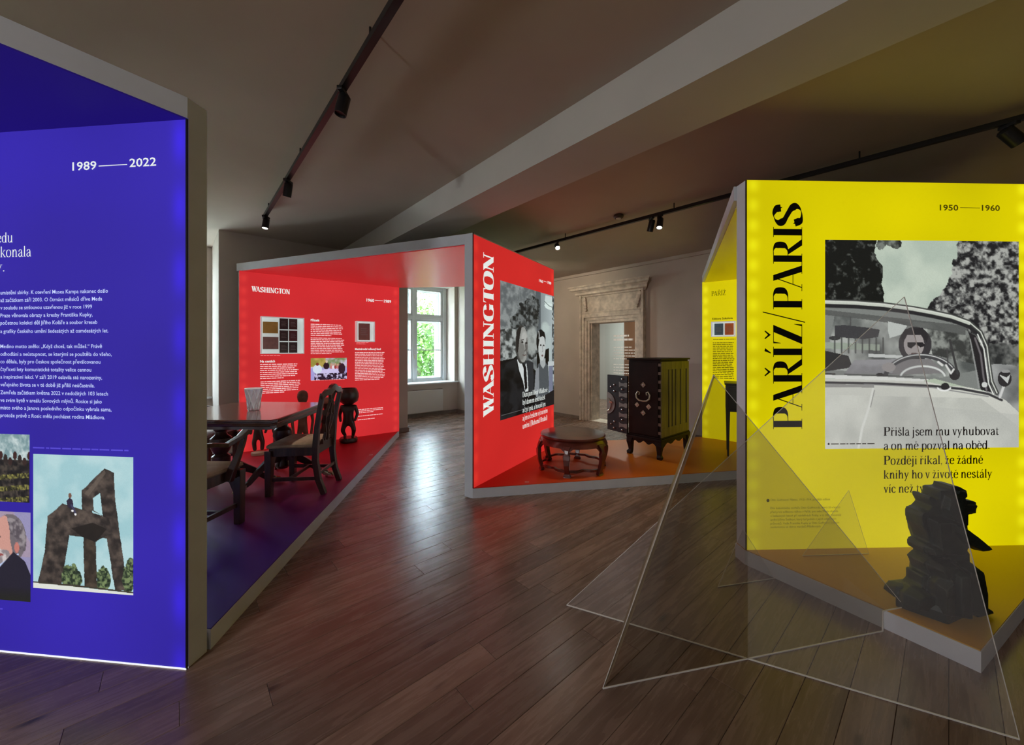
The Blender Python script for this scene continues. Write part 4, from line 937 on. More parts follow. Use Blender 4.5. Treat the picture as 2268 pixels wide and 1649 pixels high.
# windscreen interior
P.poly([(0, .315), (.30, .325), (.55, .37), (.70, .41), (.77, .47), (.80, .60), (.82, .72), (.60, .70), (0, .66)], (126, 130, 126))
P.mottle(P.mask_poly([(.05, .36), (.55, .40), (.78, .48), (.80, .62), (.6, .66), (0, .62)]), (84, 88, 86), (170, 174, 168), 7, 71, (.3, .7)); P.mottle(P.mask_poly([(.52, .42), (.76, .46), (.79, .60), (.55, .55)]), (60, 62, 60), (140, 144, 138), 26, 72)
P.poly([(0, .335), (.72, .41), (.72, .455), (.45, .415), (.2, .38), (0, .36)], (84, 86, 84), .8); P.poly([(0, .49), (.28, .50), (.28, .53), (0, .52)], (150, 160, 146)); P.poly([(0, .53), (.12, .555), (.14, .61), (0, .63)], (50, 50, 50)); P.poly([(.05, .41), (.10, .408), (.22, .42), (.28, .43), (.27, .465), (.20, .475), (.05, .465)], (64, 64, 66)); P.line([(.13, .37), (.13, .41)], .006, (80, 80, 80)); P.ell(.05, .47, .03, .01, (60, 60, 60))
for k in range(8): P.line([(.05+.022*k*1.6, .47), (.05+.022*k*1.6, .54)], .008, (70, 72, 70), .8)
P.poly([(.32, .39), (.42, .41), (.40, .45), (.33, .47), (.32, .43)], (196, 202, 196)); P.poly([(.22, .545), (.56, .56), (.56, .575), (.22, .56)], (200, 204, 200)); P.mottle(P.mask_poly([(.15, .575), (.4, .57), (.42, .64), (.1, .64)]), (110, 110, 112), (150, 150, 152), 6, 75)
P.ell(.46, .50, .085, .085, (58, 56, 58)); P.ell(.455, .50, .052, .062, (158, 152, 150)); P.poly([(.385, .46), (.41, .425), (.50, .42), (.53, .46), (.52, .49), (.49, .455), (.42, .455), (.40, .49)], (46, 44, 46)); P.poly([(.42, .49), (.50, .49), (.515, .505), (.49, .515), (.465, .50), (.44, .52), (.42, .51)], (40, 38, 40)); P.ell(.455, .545, .016, .006, (100, 80, 80)); P.poly([(.38, .57), (.54, .57), (.62, .64), (.34, .645)], (124, 122, 122))
def arc(cx, cy, rx_, ry_, a0, a1, n=24): return [(cx+rx_*math.cos(math.radians(a0+(a1-a0)*i/n)), cy-ry_*math.sin(math.radians(a0+(a1-a0)*i/n))) for i in range(n+1)]
P.line(arc(.49, .67, .185, .115, 12, 172), .024, (70, 70, 72)); P.line(arc(.49, .67, .188, .12, 30, 150), .005, (205, 208, 205)); P.line(arc(.50, .66, .115, .055, 10, 170), .010, (208, 212, 208)); P.ell(.325, .61, .035, .022, (150, 146, 144)); P.ell(.665, .645, .028, .028, (52, 50, 50)); P.line([(.62, .60), (.645, .64), (.66, .62)], .010, (215, 216, 212)); P.line([(.58, .585), (.60, .60)], .012, (215, 216, 212))
P.line([(.64, .48), (.66, .56), (.68, .64)], .012, (60, 60, 60)); P.line([(.625, .52), (.63, .60)], .006, (70, 70, 70))
# pillar and roof
P.poly([(.735, .44), (.775, .46), (.82, .54), (.84, .66), (.87, .735), (.80, .72), (.78, .62), (.755, .50)], (40, 38, 40)); P.line([(.77, .47), (.80, .55), (.815, .66), (.83, .72)], .010, (110, 106, 108)); P.line([(.745, .475), (.775, .62), (.79, .71)], .006, (150, 152, 150))
roof = [(0, .293), (.15, .297), (.30, .307), (.45, .325), (.55, .342), (.65, .362), (.74, .392), (.80, .440), (.833, .51), (.845, .60), (.858, .68), (.885, .735)]
P.line([(x, y+.022) for x, y in roof[:8]], .020, (42, 42, 44)); P.line(roof, .020, (62, 64, 62)); P.line([(x+.0, y+.006) for x, y in roof[:7]], .016, (196, 202, 190)); P.line(roof, .006, (214, 218, 208)); P.line([(x-.016, y+.012) for x, y in roof[7:]], .007, (226, 230, 222))
# cowl and bonnet
hood = [(0, .665), (.25, .665), (.50, .675), (.62, .69), (.75, .71), (.85, .735), (.93, .77), (1.0, .83), (1.01, 1.01), (-.01, 1.01)]
P.poly(hood, (198, 200, 190)); P.grad(P.mask_poly(hood), (206, 208, 198), (190, 190, 184), 'v', .7, 1); P.mottle(P.mask_poly([(0, .74), (.8, .76), (1, .9), (1, 1), (0, 1)]), (186, 188, 180), (212, 214, 204), 4, 81)
P.poly([(.55, .80), (1, .84), (1, 1), (.55, 1)], (178, 180, 174), .45); P.poly([(0, .645), (.30, .655), (.55, .67), (.56, .68), (.30, .672), (0, .662)], (222, 224, 218)); P.line([(0, .64), (.05, .642)], .008, (60, 60, 60)); P.line([(.10, .643), (.45, .655)], .004, (60, 60, 60)); P.ell(.28, .645, .02, .008, (50, 50, 50))
P.poly([(.50, .675), (.62, .70), (.72, .705), (.56, .665)], (176, 188, 168)); P.line([(0, .682), (.3, .688), (.55, .70), (.70, .715), (.84, .74), (.91, .77)], .012, (58, 58, 60)); P.line([(.2, .69), (.55, .708), (.84, .752)], .005, (130, 130, 130)); P.poly([(0, .69), (.25, .693), (.25, .707), (0, .704)], (150, 150, 146))
P.ell(.615, .703, .022, .018, (46, 46, 46)); P.line(arc(.61, .703, .035, .02, 200, 340), .008, (230, 232, 228)); P.ell(.82, .695, .015, .013, (206, 208, 204)); P.line([(.245, .715), (.225, .80), (.19, .90), (.17, 1.0)], .012, (222, 224, 216)); P.line([(.252, .72), (.232, .80)], .004, (140, 140, 136))
P.line([(.90, .755), (.935, .665)], .014, (205, 206, 204)); P.ell(.925, .665, .036, .040, (48, 46, 48)); P.poly([(.895, .645), (.935, .66), (.955, .645), (.94, .69)], (196, 198, 196)); P.ell(.93, .63, .022, .008, (150, 150, 150))
P.grain(9); photo(yel, P, (1826, 531), (2254, 989.5), label='black and white photo of a driver behind the windscreen of an old pale car')
lt = Lettering(yel, .0085)
for s_, y, x1 in (('Přišla jsem mu vyhubovat', 963, 2209), ('a on mě pozval na oběd.', 994, 2188), ('Později říkal, že žádné', 1026.5, 2174), ('knihy ho v životě nestály', 1057.5, 2194), ('víc než ty mo', 1089, 2080)): lt.line(s_, (1954.5, y), (x1, y), 19, T=.165, t=.055)
lt.done(mat('dark_brown_print', (.03, .015, .01, 1), .6, spec=.2))
lt = Lettering(yel, .0085); random.seed(6); lt.bars(1838, 1935, 982, 982, 1, 2.2, last=1).disc(1833, 982, 2.4); lt.done(mat('grey_caption_print', (.25, .25, .25, 1), .7))

# ------------------------------------------------------------------ inner yellow wall
M_YEL2 = lightbox_mat('yellow_backlit_textile_inner', srgb(208, 194, 0), srgb(245, 236, 30), 1.9, amp=.7, pitch=.17, lo=.8)
yi = Panel((2.95, 5.955), (4.395, 4.72), 'lightbox', 'yellow backlit text wall at the back of the right booth', M_YEL2, z0=.1, z1=2.5, zt=2.5)
lt = Lettering(yi); lt.line('PAŘÍŽ', (1576, 655.5), (1607.5, 653), 10.5, T=.13, t=.05).line('Editions Sokolova', (1578, 708), (1623, 706), 4.6, 'sans', .02); lt.done(M_TEXT_K)
lt = Lettering(yi); random.seed(7); lt.bars(1579, 1627, 759, 836, 21, 1.6, last=.98).bars(1580, 1630, 751.5, 751.5, 1, 1, last=1); lt.done(M_TEXT_BR)
r, w, h = case(yi, (1578, 713), (1631, 745), .08, 'small white case with two booklets on the inner yellow wall')
booklet(r, w*.10, w*.47, h*.12, h*.88, (70, 90, 98), 'grey-blue booklet in the case on the inner yellow wall')
booklet(r, w*.54, w*.90, h*.12, h*.88, (178, 84, 30), 'orange booklet in the case on the inner yellow wall')
can_y = tag(MB().prism([(1.56, 2.70), (2.95, 5.955), (3.02, 6.04), (4.47, 4.79), (4.395, 4.72), (3.57, 2.76)], 2.5, 2.6).build('canopy', M_FRAME), 'slanting grey-edged canopy behind the yellow wall, yellow underneath', 'canopy')
MB().prism([(1.60, 2.71), (2.97, 5.93), (4.37, 4.71), (3.55, 2.78)], 2.492, 2.5).build('canopy_underside', mat('yellow_gloss_board', srgb(226, 200, 20), .3, coat=.4), can_y)['label'] = 'glossy yellow underside'

# ------------------------------------------------------------------ platforms
def platform(poly, label, cm):
    o = tag(MB().prism(poly, 0, .095).build('platform', M_FRAME), label, 'platform')
    c = Vector((sum(p[0] for p in poly)/len(poly), sum(p[1] for p in poly)/len(poly)))
    top = [tuple(Vector(p)+(c-Vector(p)).normalized()*.006) for p in poly]
    MB().prism(top, .095, .1).build('carpet', cm, o); return o
p1 = platform(PLAT1, 'low platform of the left booth, carpet fading from red to violet', carpet_mat('red_violet_carpet', [(1.8, srgb(52, 44, 158)), (2.9, srgb(72, 32, 140)), (3.7, srgb(124, 30, 92)), (4.6, srgb(158, 22, 44)), (6.5, srgb(175, 18, 30))], (-.15, .985)))
p2 = platform(PLAT2, 'low middle platform, carpet fading from red to orange', carpet_mat('red_orange_carpet', [(-.4, srgb(176, 22, 26)), (.5, srgb(190, 34, 26)), (1.2, srgb(212, 76, 24)), (2.4, srgb(222, 118, 22)), (4.2, srgb(214, 140, 20))], (.98, .2)))
p3 = platform(PLAT3, 'low platform in front of the yellow wall with orange-yellow carpet', carpet_mat('orange_yellow_carpet', [(1.5, srgb(206, 136, 12)), (2.6, srgb(212, 170, 10)), (3.6, srgb(216, 190, 10))], (1, 0)))
for par, (px, py) in ((p2, (1167, 1067)), (p1, (822, 1007))):
    q = fl(px, py, .1); m = MB()
    for r0 in ((.022, .016),):
        n = 20; vs = [(q.x+r*math.cos(k*2*math.pi/n), q.y+r*math.sin(k*2*math.pi/n), .1012) for r in r0 for k in range(n)]
        m.add(vs, [(k, (k+1) % n, n+(k+1) % n, n+k) for k in range(n)])
    m.box((q.x, q.y, .1012), (.005, .016, .0006)); m.build('number_marker', M_PAPER, par)['label'] = 'small white ring with a numeral'

# ================================================================== FURNITURE
# ---- drum stool table
def rosewood_stool(loc, R=.405, H=.40):
    r = thing('drum_table', 'low round red-brown lacquered table with bowed legs on the middle platform', 'table', loc, math.radians(12))
    MB().lathe([(.34, H-.03), (.365, H-.028), (.372, H-.015), (.365, H-.002), (.355, H), (.0001, H)], 48).build('tabletop', M_ROSE, r, smooth=True)
    ap = MB(); n = 72; prof_out = []
    def drop(a):
        k = (a*6/(2*math.pi)) % 1; d = min(k, 1-k)*2           # 0 at a leg, 1 midway
        return .098+.075*max(0, 1-d*2.8)**1.6
    vs = []
    for i in range(n):
        a = 2*math.pi*i/n; dz = drop(a)
        for rr, zz in ((.345, H-.028), (.368, H-.045), (.368+.025*dz/.1, H-dz), (.345+.025*dz/.1, H-dz)): vs.append((rr*math.cos(a), rr*math.sin(a), zz))
    fs = []
    for i in range(n):
        j = (i+1) % n
        for k in range(4): fs.append((i*4+k, j*4+k, j*4+(k+1) % 4, i*4+(k+1) % 4))
    ap.add(vs, fs); ap.build('apron', M_ROSE, r, smooth=True)
    for i in range(6):
        a = 2*math.pi*i/6; path = []; wd = []
        for t, rr, w in ((0, .372, .9), (.12, .392, .55), (.22, .402, .42), (.30, .406, .85), (.42, .407, .75), (.6, .400, .62), (.78, .382, .55), (.9, .368, .62), (.97, .372, .95), (1, .38, .8)):
            path.append((rr*math.cos(a), rr*math.sin(a), (H-.07)*(1-t)+.0)); wd.append(w)
        m = MB(); vs = []; fs = []
        tx, ty = -math.sin(a), math.cos(a); cx, cy = math.cos(a), math.sin(a)
        for (x, y, z), w in zip(path, wd):
            hw = .046*w; dp = .020
            for sx, sy in ((-1, -1), (1, -1), (1, 1), (-1, 1)): vs.append((x+tx*hw*sx+cx*dp*sy, y+ty*hw*sx+cy*dp*sy, z))
        for i2 in range(len(path)-1):
            for k in range(4): fs.append((i2*4+k, i2*4+(k+1) % 4, (i2+1)*4+(k+1) % 4, (i2+1)*4+k))
        fs += [(3, 2, 1, 0), tuple((len(path)-1)*4+k for k in range(4))]
        m.add(vs, fs); m.build('leg', M_ROSE, r, bevel=.004)
    for i in range(6):
        a0 = 2*math.pi*i/6; pts = []
        for k in range(13):
            t = k/12; a = a0+t*math.pi/3; rr = .372-.05*math.sin(math.pi*t)**1.0*(.6+.4*math.cos(4*math.pi*t)); pts.append((rr*math.cos(a), rr*math.sin(a), .055+.006*math.sin(math.pi*t)))
        MB().tube(pts, .012, sq=(1.1, 1)).build('stretcher', M_ROSE, r)
    return r
st = fl(1266, 957, .50); rosewood_stool((.70, 4.43, .1))

# ---- studded cabinet
def cabinet():
    c = Vector((1.82, 4.70)); fd = -Vector(U)*1.0; sd = Vector(V)     # front runs -U, side runs +V
    T = Matrix(((-fd.x, sd.x, 0, c.x+fd.x*.454), (-fd.y, sd.y, 0, c.y+fd.y*.454), (0, 0, 1, .1), (0, 0, 0, 1)))
    r = thing('studded_cabinet', 'dark wooden cabinet with slatted side and small bracket feet', 'cabinet'); r.matrix_world = T
    w, dp, z0, z1 = .454, .776, .25, 1.225
    b = MB(); b.span(.01, w-.012, .01, dp-.01, z0, z1); b.build('body', M_CABINET, r, bevel=.004)
    MB().span(-.012, w+.012, -.012, dp+.012, z1, z1+.02).build('cabinet_top', M_CABINET, r, bevel=.005)
    MB().span(-.015, w+.015, -.015, dp+.015, z0-.035, z0).span(-.005, w+.005, -.005, dp+.005, z0, z0+.02).build('moulding', M_CABINET, r, bevel=.006)
    # slatted side
    g = MB(); s0, s1 = .10, dp-.07; zt, zb = z1-.12, z0+.13
    g.span(w-.012, w+.004, .02, dp-.01, zt, z1-.02).span(w-.012, w+.004, .02, dp-.01, z0+.02, zb).span(w-.012, w+.004, .02, s0, zb, zt).span(w-.012, w+.004, s1, dp-.01, zb, zt)
    g.build('side_frame', M_CABSIDE, r, bevel=.002)
    xs = [s0+.012, s0+.13, s0+.16, s0+.245, s0+.28, s0+.40, s0+.43, s1-.012]
    edges = [s0, s0+.115, s0+.215, s0+.235, s0+.30, s0+.33, s0+.465, s0+.49, s1-.02]
    for a_, b_ in ((s0, s0+.09), (s0+.122, s0+.185), (s0+.217, s0+.275), (s0+.307, s0+.41), (s0+.442, s1-.032)):
        MB().span(w-.012, w+.001, a_, b_, zb, zt).build('slat', M_CABSIDE, r)
    MB().span(w-.0125, w-.0115, s0, s1, zb, zt).build('groove_back', M_GAP, r)
    # corner straps
    for k in range(9):
        z = z0+.06+k*.105; MB().span(w-.028, w+.006, -.006, .022, z, z+.035).build('corner_strap', M_IRON, r)
    # feet and scalloped apron
    for (x, y) in ((0, 0), (w, 0), (0, dp), (w, dp)):
        sx = 1 if x == 0 else -1; sy = 1 if y == 0 else -1
        path = [(x+sx*.03, y+sy*.03, z0-.035), (x+sx*.022, y+sy*.022, z0-.09), (x+sx*.028, y+sy*.028, z0-.15), (x+sx*.03, y+sy*.03, .05), (x+sx*.018, y+sy*.018, .025), (x+sx*.02, y+sy*.02, 0)]
        MB().tube(path, [.042, .036, .028, .024, .032, .028], sq=(1, 1)).build('leg', M_CABINET, r, bevel=.006)
    def scallop(L):
        pts = [(0, z0-.03), (L, z0-.03), (L, z0-.11)]
        for k in range(17):
            t = 1-k/16; pts.append((L*(.08+.84*t), z0-.07-.018*math.cos(2*math.pi*t*3)-.03*abs(2*t-1)**3))
        pts.append((0, z0-.11)); return pts
    MB().extr(scallop(w), 0, .015).build('apron', M_CABINET, r)
    MB().extr(scallop(dp), 0, .015, Matrix(((0, -1, 0, w), (1, 0, 0, 0), (0, 0, 1, 0), (0, 0, 0, 1)))).build('apron', M_CABINET, r)
    # front: closed leaf with diamond mounts and a scrolled plate
    d = MB(); d.span(.02, w-.03, -.010, .010, z0+.03, z1-.03); dd = d.build('door', M_CABINET, r, bevel=.003)
    cx = w*.50; cz = z0+.46
    for dx, dz, s in ((0, .20, .035), (-.085, -.06, .034), (.075, -.07, .036), (0, -.155, .035)):
        m = MB(); m.extr([(cx+dx-s, cz+dz), (cx+dx, cz+dz+s), (cx+dx+s, cz+dz), (cx+dx, cz+dz-s)], -.014, -.010); o = m.build('diamond_mount', M_MOUNT, dd); o['label'] = 'pale diamond-shaped metal mount'
        MB().lathe([(.010, 0), (.008, .006), (.001, .008)], 10, M=Matrix.Translation((cx+dx, -.014, cz+dz)) @ Matrix.Rotation(math.pi/2, 4, 'X')).build('stud', M_STUD, dd, smooth=True)
    for s in (-1, 1):
        pts = [(cx, -.018, cz-.005), (cx+s*.05, -.018, cz+.0), (cx+s*.088, -.018, cz+.03), (cx+s*.095, -.018, cz+.075), (cx+s*.07, -.018, cz+.115), (cx+s*.045, -.018, cz+.10), (cx+s*.05, -.018, cz+.075), (cx+s*.065, -.018, cz+.08)]
        MB().tube(pts, [.009, .010, .010, .010, .009, .008, .007, .005], n=6).build('scroll_mount', M_MOUNT, dd, smooth=True)
    # open leaf swung out to the left
    leaf = bpy.data.objects.new('door', None); COL.objects.link(leaf); leaf.parent = r
    lw, lh = .37, .76; leaf.location = (0.005, -.005, z0+.0); leaf.rotation_euler = (0, 0, math.radians(168))
    leaf['label'] = 'open door leaf with iron straps and studs'
    MB().span(0, lw, -.012, .012, 0, lh).build('leaf_board', M_CABINET, leaf, bevel=.003)
    y = .016
    for k in range(5):
        z = .10+.135*k; m = MB(); pts = [(.0, z-.028), (.03, z-.03), (.07, z-.018), (.11, z-.022), (.145, z-.04), (.145, z+.04), (.11, z+.022), (.07, z+.018), (.03, z+.03), (.0, z+.028)]
        m.extr(pts, .012, y); m.build('strap', M_IRON, leaf)
    s = MB()
    for (x, z) in [(.09, .04+.135*k) for k in range(6)]+[(.235, .63), (.30, .60), (.235, .545), (.23, .13), (.295, .09), (.24, .045)]:
        s.lathe([(.013, 0), (.012, .006), (.007, .011), (.001, .012)], 10, M=Matrix.Translation((x, .012, z)) @ Matrix.Rotation(-math.pi/2, 4, 'X'))
    s.build('stud', M_STUD, leaf, smooth=True)
    m = MB(); m.extr([(lw-.15*math.sin(math.pi*k/16), .37+.15*math.cos(math.pi*k/16)) for k in range(17)], .012, y+.001); m.build('lock_plate', M_IRON, leaf)
    MB().tube([(lw-.005-.075*math.sin(math.pi*k/12), .022, .35+.085*math.cos(math.pi*k/12)) for k in range(13)], .0045, n=6).build('ring_handle', M_BRASS, leaf, smooth=True)
    q = MB(); q.box((lw-.09, .020, .385), (.03, .014, .028)).box((lw-.055, .020, .385), (.02, .012, .02)); q.build('lock', M_BRASS, leaf, bevel=.003)
cabinet()

# ---- desk in the yellow booth
def desk():
    r = thing('writing_desk', 'dark green slender-legged desk beside the inner yellow wall', 'desk', (2.72, 4.88, .1), math.radians(-28))
    w, d, h = .86, .42, .93
    MB().span(0, w, -.0, d, h-.36, h-.02).build('body', M_DESK, r, bevel=.004)
    MB().span(-.015, w+.015, -.015, d+.015, h-.02, h).build('desktop', M_DESK, r, bevel=.005)
    for k in range(3):
        dr = MB().span(.03+k*.275, .28+k*.275, -.01, .0, h-.33, h-.05).build('drawer', M_DESK, r, bevel=.003)
        MB().lathe([(.006, 0), (.010, .008), (.012, .018), (.004, .022)], 10, M=Matrix.Translation((.155+k*.275, -.01, h-.19)) @ Matrix.Rotation(math.pi/2, 4, 'X')).build('knob', M_BRASS, dr, smooth=True)
    for x in (.025, w-.025):
        for y in (.025, d-.025): MB().tube([(x, y, h-.36), (x, y, h-.55), (x, y, 0)], [.022, .017, .010], sq=(1, 1)).build('leg', M_DESK, r)
desk()

# ---- dining table
TZ = .86
def dining_table():
    r = thing('dining_table', 'polished mahogany pedestal table in the left booth', 'table', (-2.6, 3.8, .1))
    poly = [(-.57, -.565), (.565, -.565), (.585, -.50), (.50, .40), (.42, .56), (-.42, .60), (-.55, .50), (-.60, -.45)]
    H = TZ-.1
    m = MB(); n = len(poly)
    lev = [(.985, H), (1.0, H-.006), (1.0, H-.018), (.985, H-.024), (.985, H-.030), (.997, H-.036), (.99, H-.052), (.965, H-.060), (.965, H-.085), (.94, H-.088)]
    vs = [(x*s, y*s, z) for s, z in lev for x, y in poly]
    fs = [tuple(range(n)), tuple((len(lev)-1)*n+k for k in range(n-1, -1, -1))]
    for i in range(len(lev)-1):
        for k in range(n): fs.append((i*n+k, (i+1)*n+k, (i+1)*n+(k+1) % n, i*n+(k+1) % n))
    m.add(vs, fs); m.build('tabletop', M_TABLEWOOD, r)
    for cx, cy, a0 in ((-.16, -.16, 40), (.20, .22, 10)):
        MB().box((cx, cy, H-.10), (.22, .22, .04)).build('block', M_DARKWOOD, r, bevel=.006)
        MB().lathe([(.09, H-.10), (.09, H-.125), (.055, H-.13), (.062, H-.16), (.045, H-.18), (.05, H-.21), (.085, H-.24), (.092, H-.30), (.07, H-.36), (.05, H-.39), (.075, H-.41), (.075, H-.50), (.055, H-.53), (.05, .20), (.07, .15), (.05, .12)], 20, (cx, cy, 0)).build('column', M_DARKWOOD, r, smooth=True)
        for k in range(3):
            a = math.radians(a0+120*k); dx, dy = math.cos(a), math.sin(a); L = .46
            path = [(cx+dx*.04, cy+dy*.04, .24), (cx+dx*.14, cy+dy*.14, .235), (cx+dx*.26, cy+dy*.26, .16), (cx+dx*.36, cy+dy*.36, .075), (cx+dx*(L-.02), cy+dy*(L-.02), .045)]
            lg = MB().tube(path, [.045, .040, .030, .024, .024], sq=(.62, 1)).build('leg', M_DARKWOOD, r, bevel=.006)
            c = MB(); M = Matrix.Translation((cx+dx*(L-.01), cy+dy*(L-.01), 0)) @ Matrix.Rotation(a, 4, 'Z')
            c.hull([(-.05, -.026, .03), (-.05, .026, .03), (-.05, -.026, .072), (-.05, .026, .072), (.03, -.03, .02), (.03, .03, .02), (.035, -.02, .05), (.035, .02, .05)], M)
            for t in (-.022, 0, .022): c.tube([M @ Vector((.0, t, .055)), M @ Vector((.035, t, .045)), M @ Vector((.05, t, .018))], .008, n=6)
            c.lathe([(.014, -.012), (.014, .012)], 12, M=M @ Matrix.Translation((-.02, 0, .014)) @ Matrix.Rotation(math.pi/2, 4, 'X'))
            c.build('caster', M_BRASS, lg)
dining_table()

# ---- chairs
def chair(name, label, loc, rz, arms=False, seatm=M_CUSHION, group='dining chairs around the table'):
    r = thing(name, label, 'chair', loc, rz, group)
    w, d, sh, bh = .50, .44, .44, .945          # faces local +y
    for s in (-1, 1):
        MB().tube([(s*(w/2-.03), d/2-.03, sh-.02), (s*(w/2-.03), d/2-.03, 0)], [.030, .026], sq=(1, 1)).build('leg', M_DARKWOOD, r, bevel=.003)
        path = [(s*(w/2-.06), -d/2-.07, 0), (s*(w/2-.055), -d/2-.02, .14), (s*(w/2-.05), -d/2+.005, .32), (s*(w/2-.045), -d/2, sh), (s*(w/2-.045), -d/2-.012, .62), (s*(w/2-.04), -d/2-.040, .80), (s*(w/2-.03), -d/2-.068, bh)]
        MB().tube(path, [.023, .024, .025, .025, .022, .020, .018], sq=(1, 1)).build('rear_leg', M_DARKWOOD, r, bevel=.003)
    f = MB(); f.span(-w/2+.03, w/2-.03, d/2-.055, d/2-.03, sh-.075, sh).span(-w/2+.05, w/2-.05, -d/2-.0, -d/2+.022, sh-.075, sh)
    for s in (-1, 1): f.tube([(s*(w/2-.035), d/2-.03, sh-.037), (s*(w/2-.05), -d/2, sh-.037)], 1, sq=(.012, .037))
    # corner brackets under the rail
    for s in (-1, 1): f.extr([(s*(w/2-.05), sh-.07), (s*(w/2-.12), sh-.07), (s*(w/2-.06), sh-.20), (s*(w/2-.05), sh-.20)], d/2-.05, d/2-.035)
    f.build('seat_frame', M_DARKWOOD, r)
    c = MB(); lv = ((.96, 0), (1, .012), (.985, .03), (.90, .042), (.6, .050)); base = [(-w/2+.01, d/2-.012), (w/2-.01, d/2-.012), (w/2-.035, -d/2+.02), (-w/2+.035, -d/2+.02)]
    vs = [(x*k, y*k, sh+z) for k, z in lv for x, y in base]; fs = [(3, 2, 1, 0), tuple((len(lv)-1)*4+k for k in range(4))]
    for i in range(len(lv)-1):
        for k in range(4): fs.append((i*4+k, i*4+(k+1) % 4, (i+1)*4+(k+1) % 4, (i+1)*4+k))
    c.add(vs, fs); c.build('seat_cushion', seatm, r, smooth=True)
    for s in (-1, 1): MB().tube([(s*(w/2-.035), d/2-.03, .15), (s*(w/2-.055), -d/2-.01, .15)], 1, sq=(.010, .016)).build('stretcher', M_DARKWOOD, r)
    MB().tube([(-w/2+.04, .02, .15), (w/2-.04, .02, .15)], 1, sq=(.010, .014)).build('stretcher', M_DARKWOOD, r)
    MB().tube([(-w/2+.06, -d/2-.02, .19), (w/2-.06, -d/2-.02, .19)], 1, sq=(.009, .014)).build('stretcher', M_DARKWOOD, r)
    pts = []
    for k in range(17):
        t = k/16*2-1; pts.append((t*(w/2-.0), -d/2-.070-.012*(1-t*t), bh+.005+.026*math.cos(t*math.pi*1.0)+.010*math.cos(t*math.pi*3)))
    MB().tube(pts, [.020+.014*math.cos(t*math.pi/2) for t in [k/8-1 for k in range(17)]], sq=(.6, 1)).build('crest_rail', M_DARKWOOD, r, bevel=.004)
    # pierced splat: urn-shaped ribbons
    sp_ = MB()
    def yb(z): return -d/2-.070*(z-sh)/(bh-sh)**1.0-.004
    for s in (-1, 1):
        pts = [(s*.045, yb(sh+.03), sh+.03), (s*.03, yb(.55), .55), (s*.085, yb(.64), .64), (s*.095, yb(.72), .72), (s*.05, yb(.80), .80), (s*.02, yb(.86), .86), (s*.06, yb(.93), .93), (s*.10, yb(.965), .965)]
        sp_.tube(pts, [.018, .014, .013, .013, .014, .015, .015, .016], sq=(.9, .5))
    sp_.tube([(0, yb(sh+.03), sh+.03), (0, yb(.6), .60), (0, yb(.7), .70), (0, yb(.86), .86)], [.022, .011, .018, .014], sq=(1, .45))
    sp_.tube([(-.09, yb(.70), .70), (0, yb(.735), .735), (.09, yb(.70), .70)], .010, n=6)
    sp_.tube([(-.04, yb(.86), .86), (.04, yb(.86), .86)], .012, n=6); sp_.span(-.07, .07, yb(sh)-.008, yb(sh)+.012, sh+.0, sh+.045)
    sp_.build('splat', M_DARKWOOD, r)
    if arms:
        for s in (-1, 1):
            pts = [(s*(w/2-.035), -d/2-.04, .70), (s*(w/2+.015), -d/2+.10, .685), (s*(w/2+.04), -.02, .66), (s*(w/2+.045), .10, .69), (s*(w/2+.03), .18, .715), (s*(w/2+.025), .23, .705)]
            MB().tube(pts, [.017, .020, .021, .022, .026, .022], sq=(1, .75)).build('armrest', M_DARKWOOD, r, bevel=.005)
            pts = [(s*(w/2-.02), .07, sh-.07), (s*(w/2+.01), .075, sh+.02), (s*(w/2+.03), .11, sh+.12), (s*(w/2+.03), .155, sh+.21), (s*(w/2+.03), .16, sh+.265)]
            MB().tube(pts, [.028, .026, .020, .018, .022], sq=(.8, 1)).build('arm_support', M_DARKWOOD, r, bevel=.005)
    return r
chair('dining_chair', 'dark side chair with pierced back at the right end of the table', (-2.07, 3.78, .1), math.radians(90+4))
chair('dining_chair', 'dark armchair half hidden by the blue wall, in front of the table', (-2.36, 2.82, .1), math.radians(-3), arms=True)
chair('dining_chair', 'grey-seated chair glimpsed beyond the left end of the table', (-3.36, 4.2, .1), math.radians(-88), arms=True, seatm=M_SILK)

# ---- crystal vase
vs_ = fl(562, 908, TZ)
vz = thing('crystal_vase', 'tapered cut-crystal vase standing on the dining table', 'vase', (vs_.x, vs_.y, TZ), .2)
MB().lathe([(.046, 0), (.050, .006), (.058, .10), (.073, .215), (.070, .215), (.054, .10), (.042, .02), (.0005, .018)], 16).build('body', M_CRYSTAL, vz)
cu = MB()
for k in range(8):
    a = 2*math.pi*k/8
    for s in (-1, 1):
        pts = [((.050+.023*t)*1.015*math.cos(a+s*.75*(t-.5)), (.050+.023*t)*1.015*math.sin(a+s*.75*(t-.5)), .01+.195*t) for t in [q/8 for q in range(9)]]
        cu.tube(pts, .003, n=4)
cu.tube([(.0745*math.cos(2*math.pi*k/24), .0745*math.sin(2*math.pi*k/24), .215) for k in range(25)], .003, n=5)
cu.build('cut_pattern', M_CRYSTAL_CUT, vz)

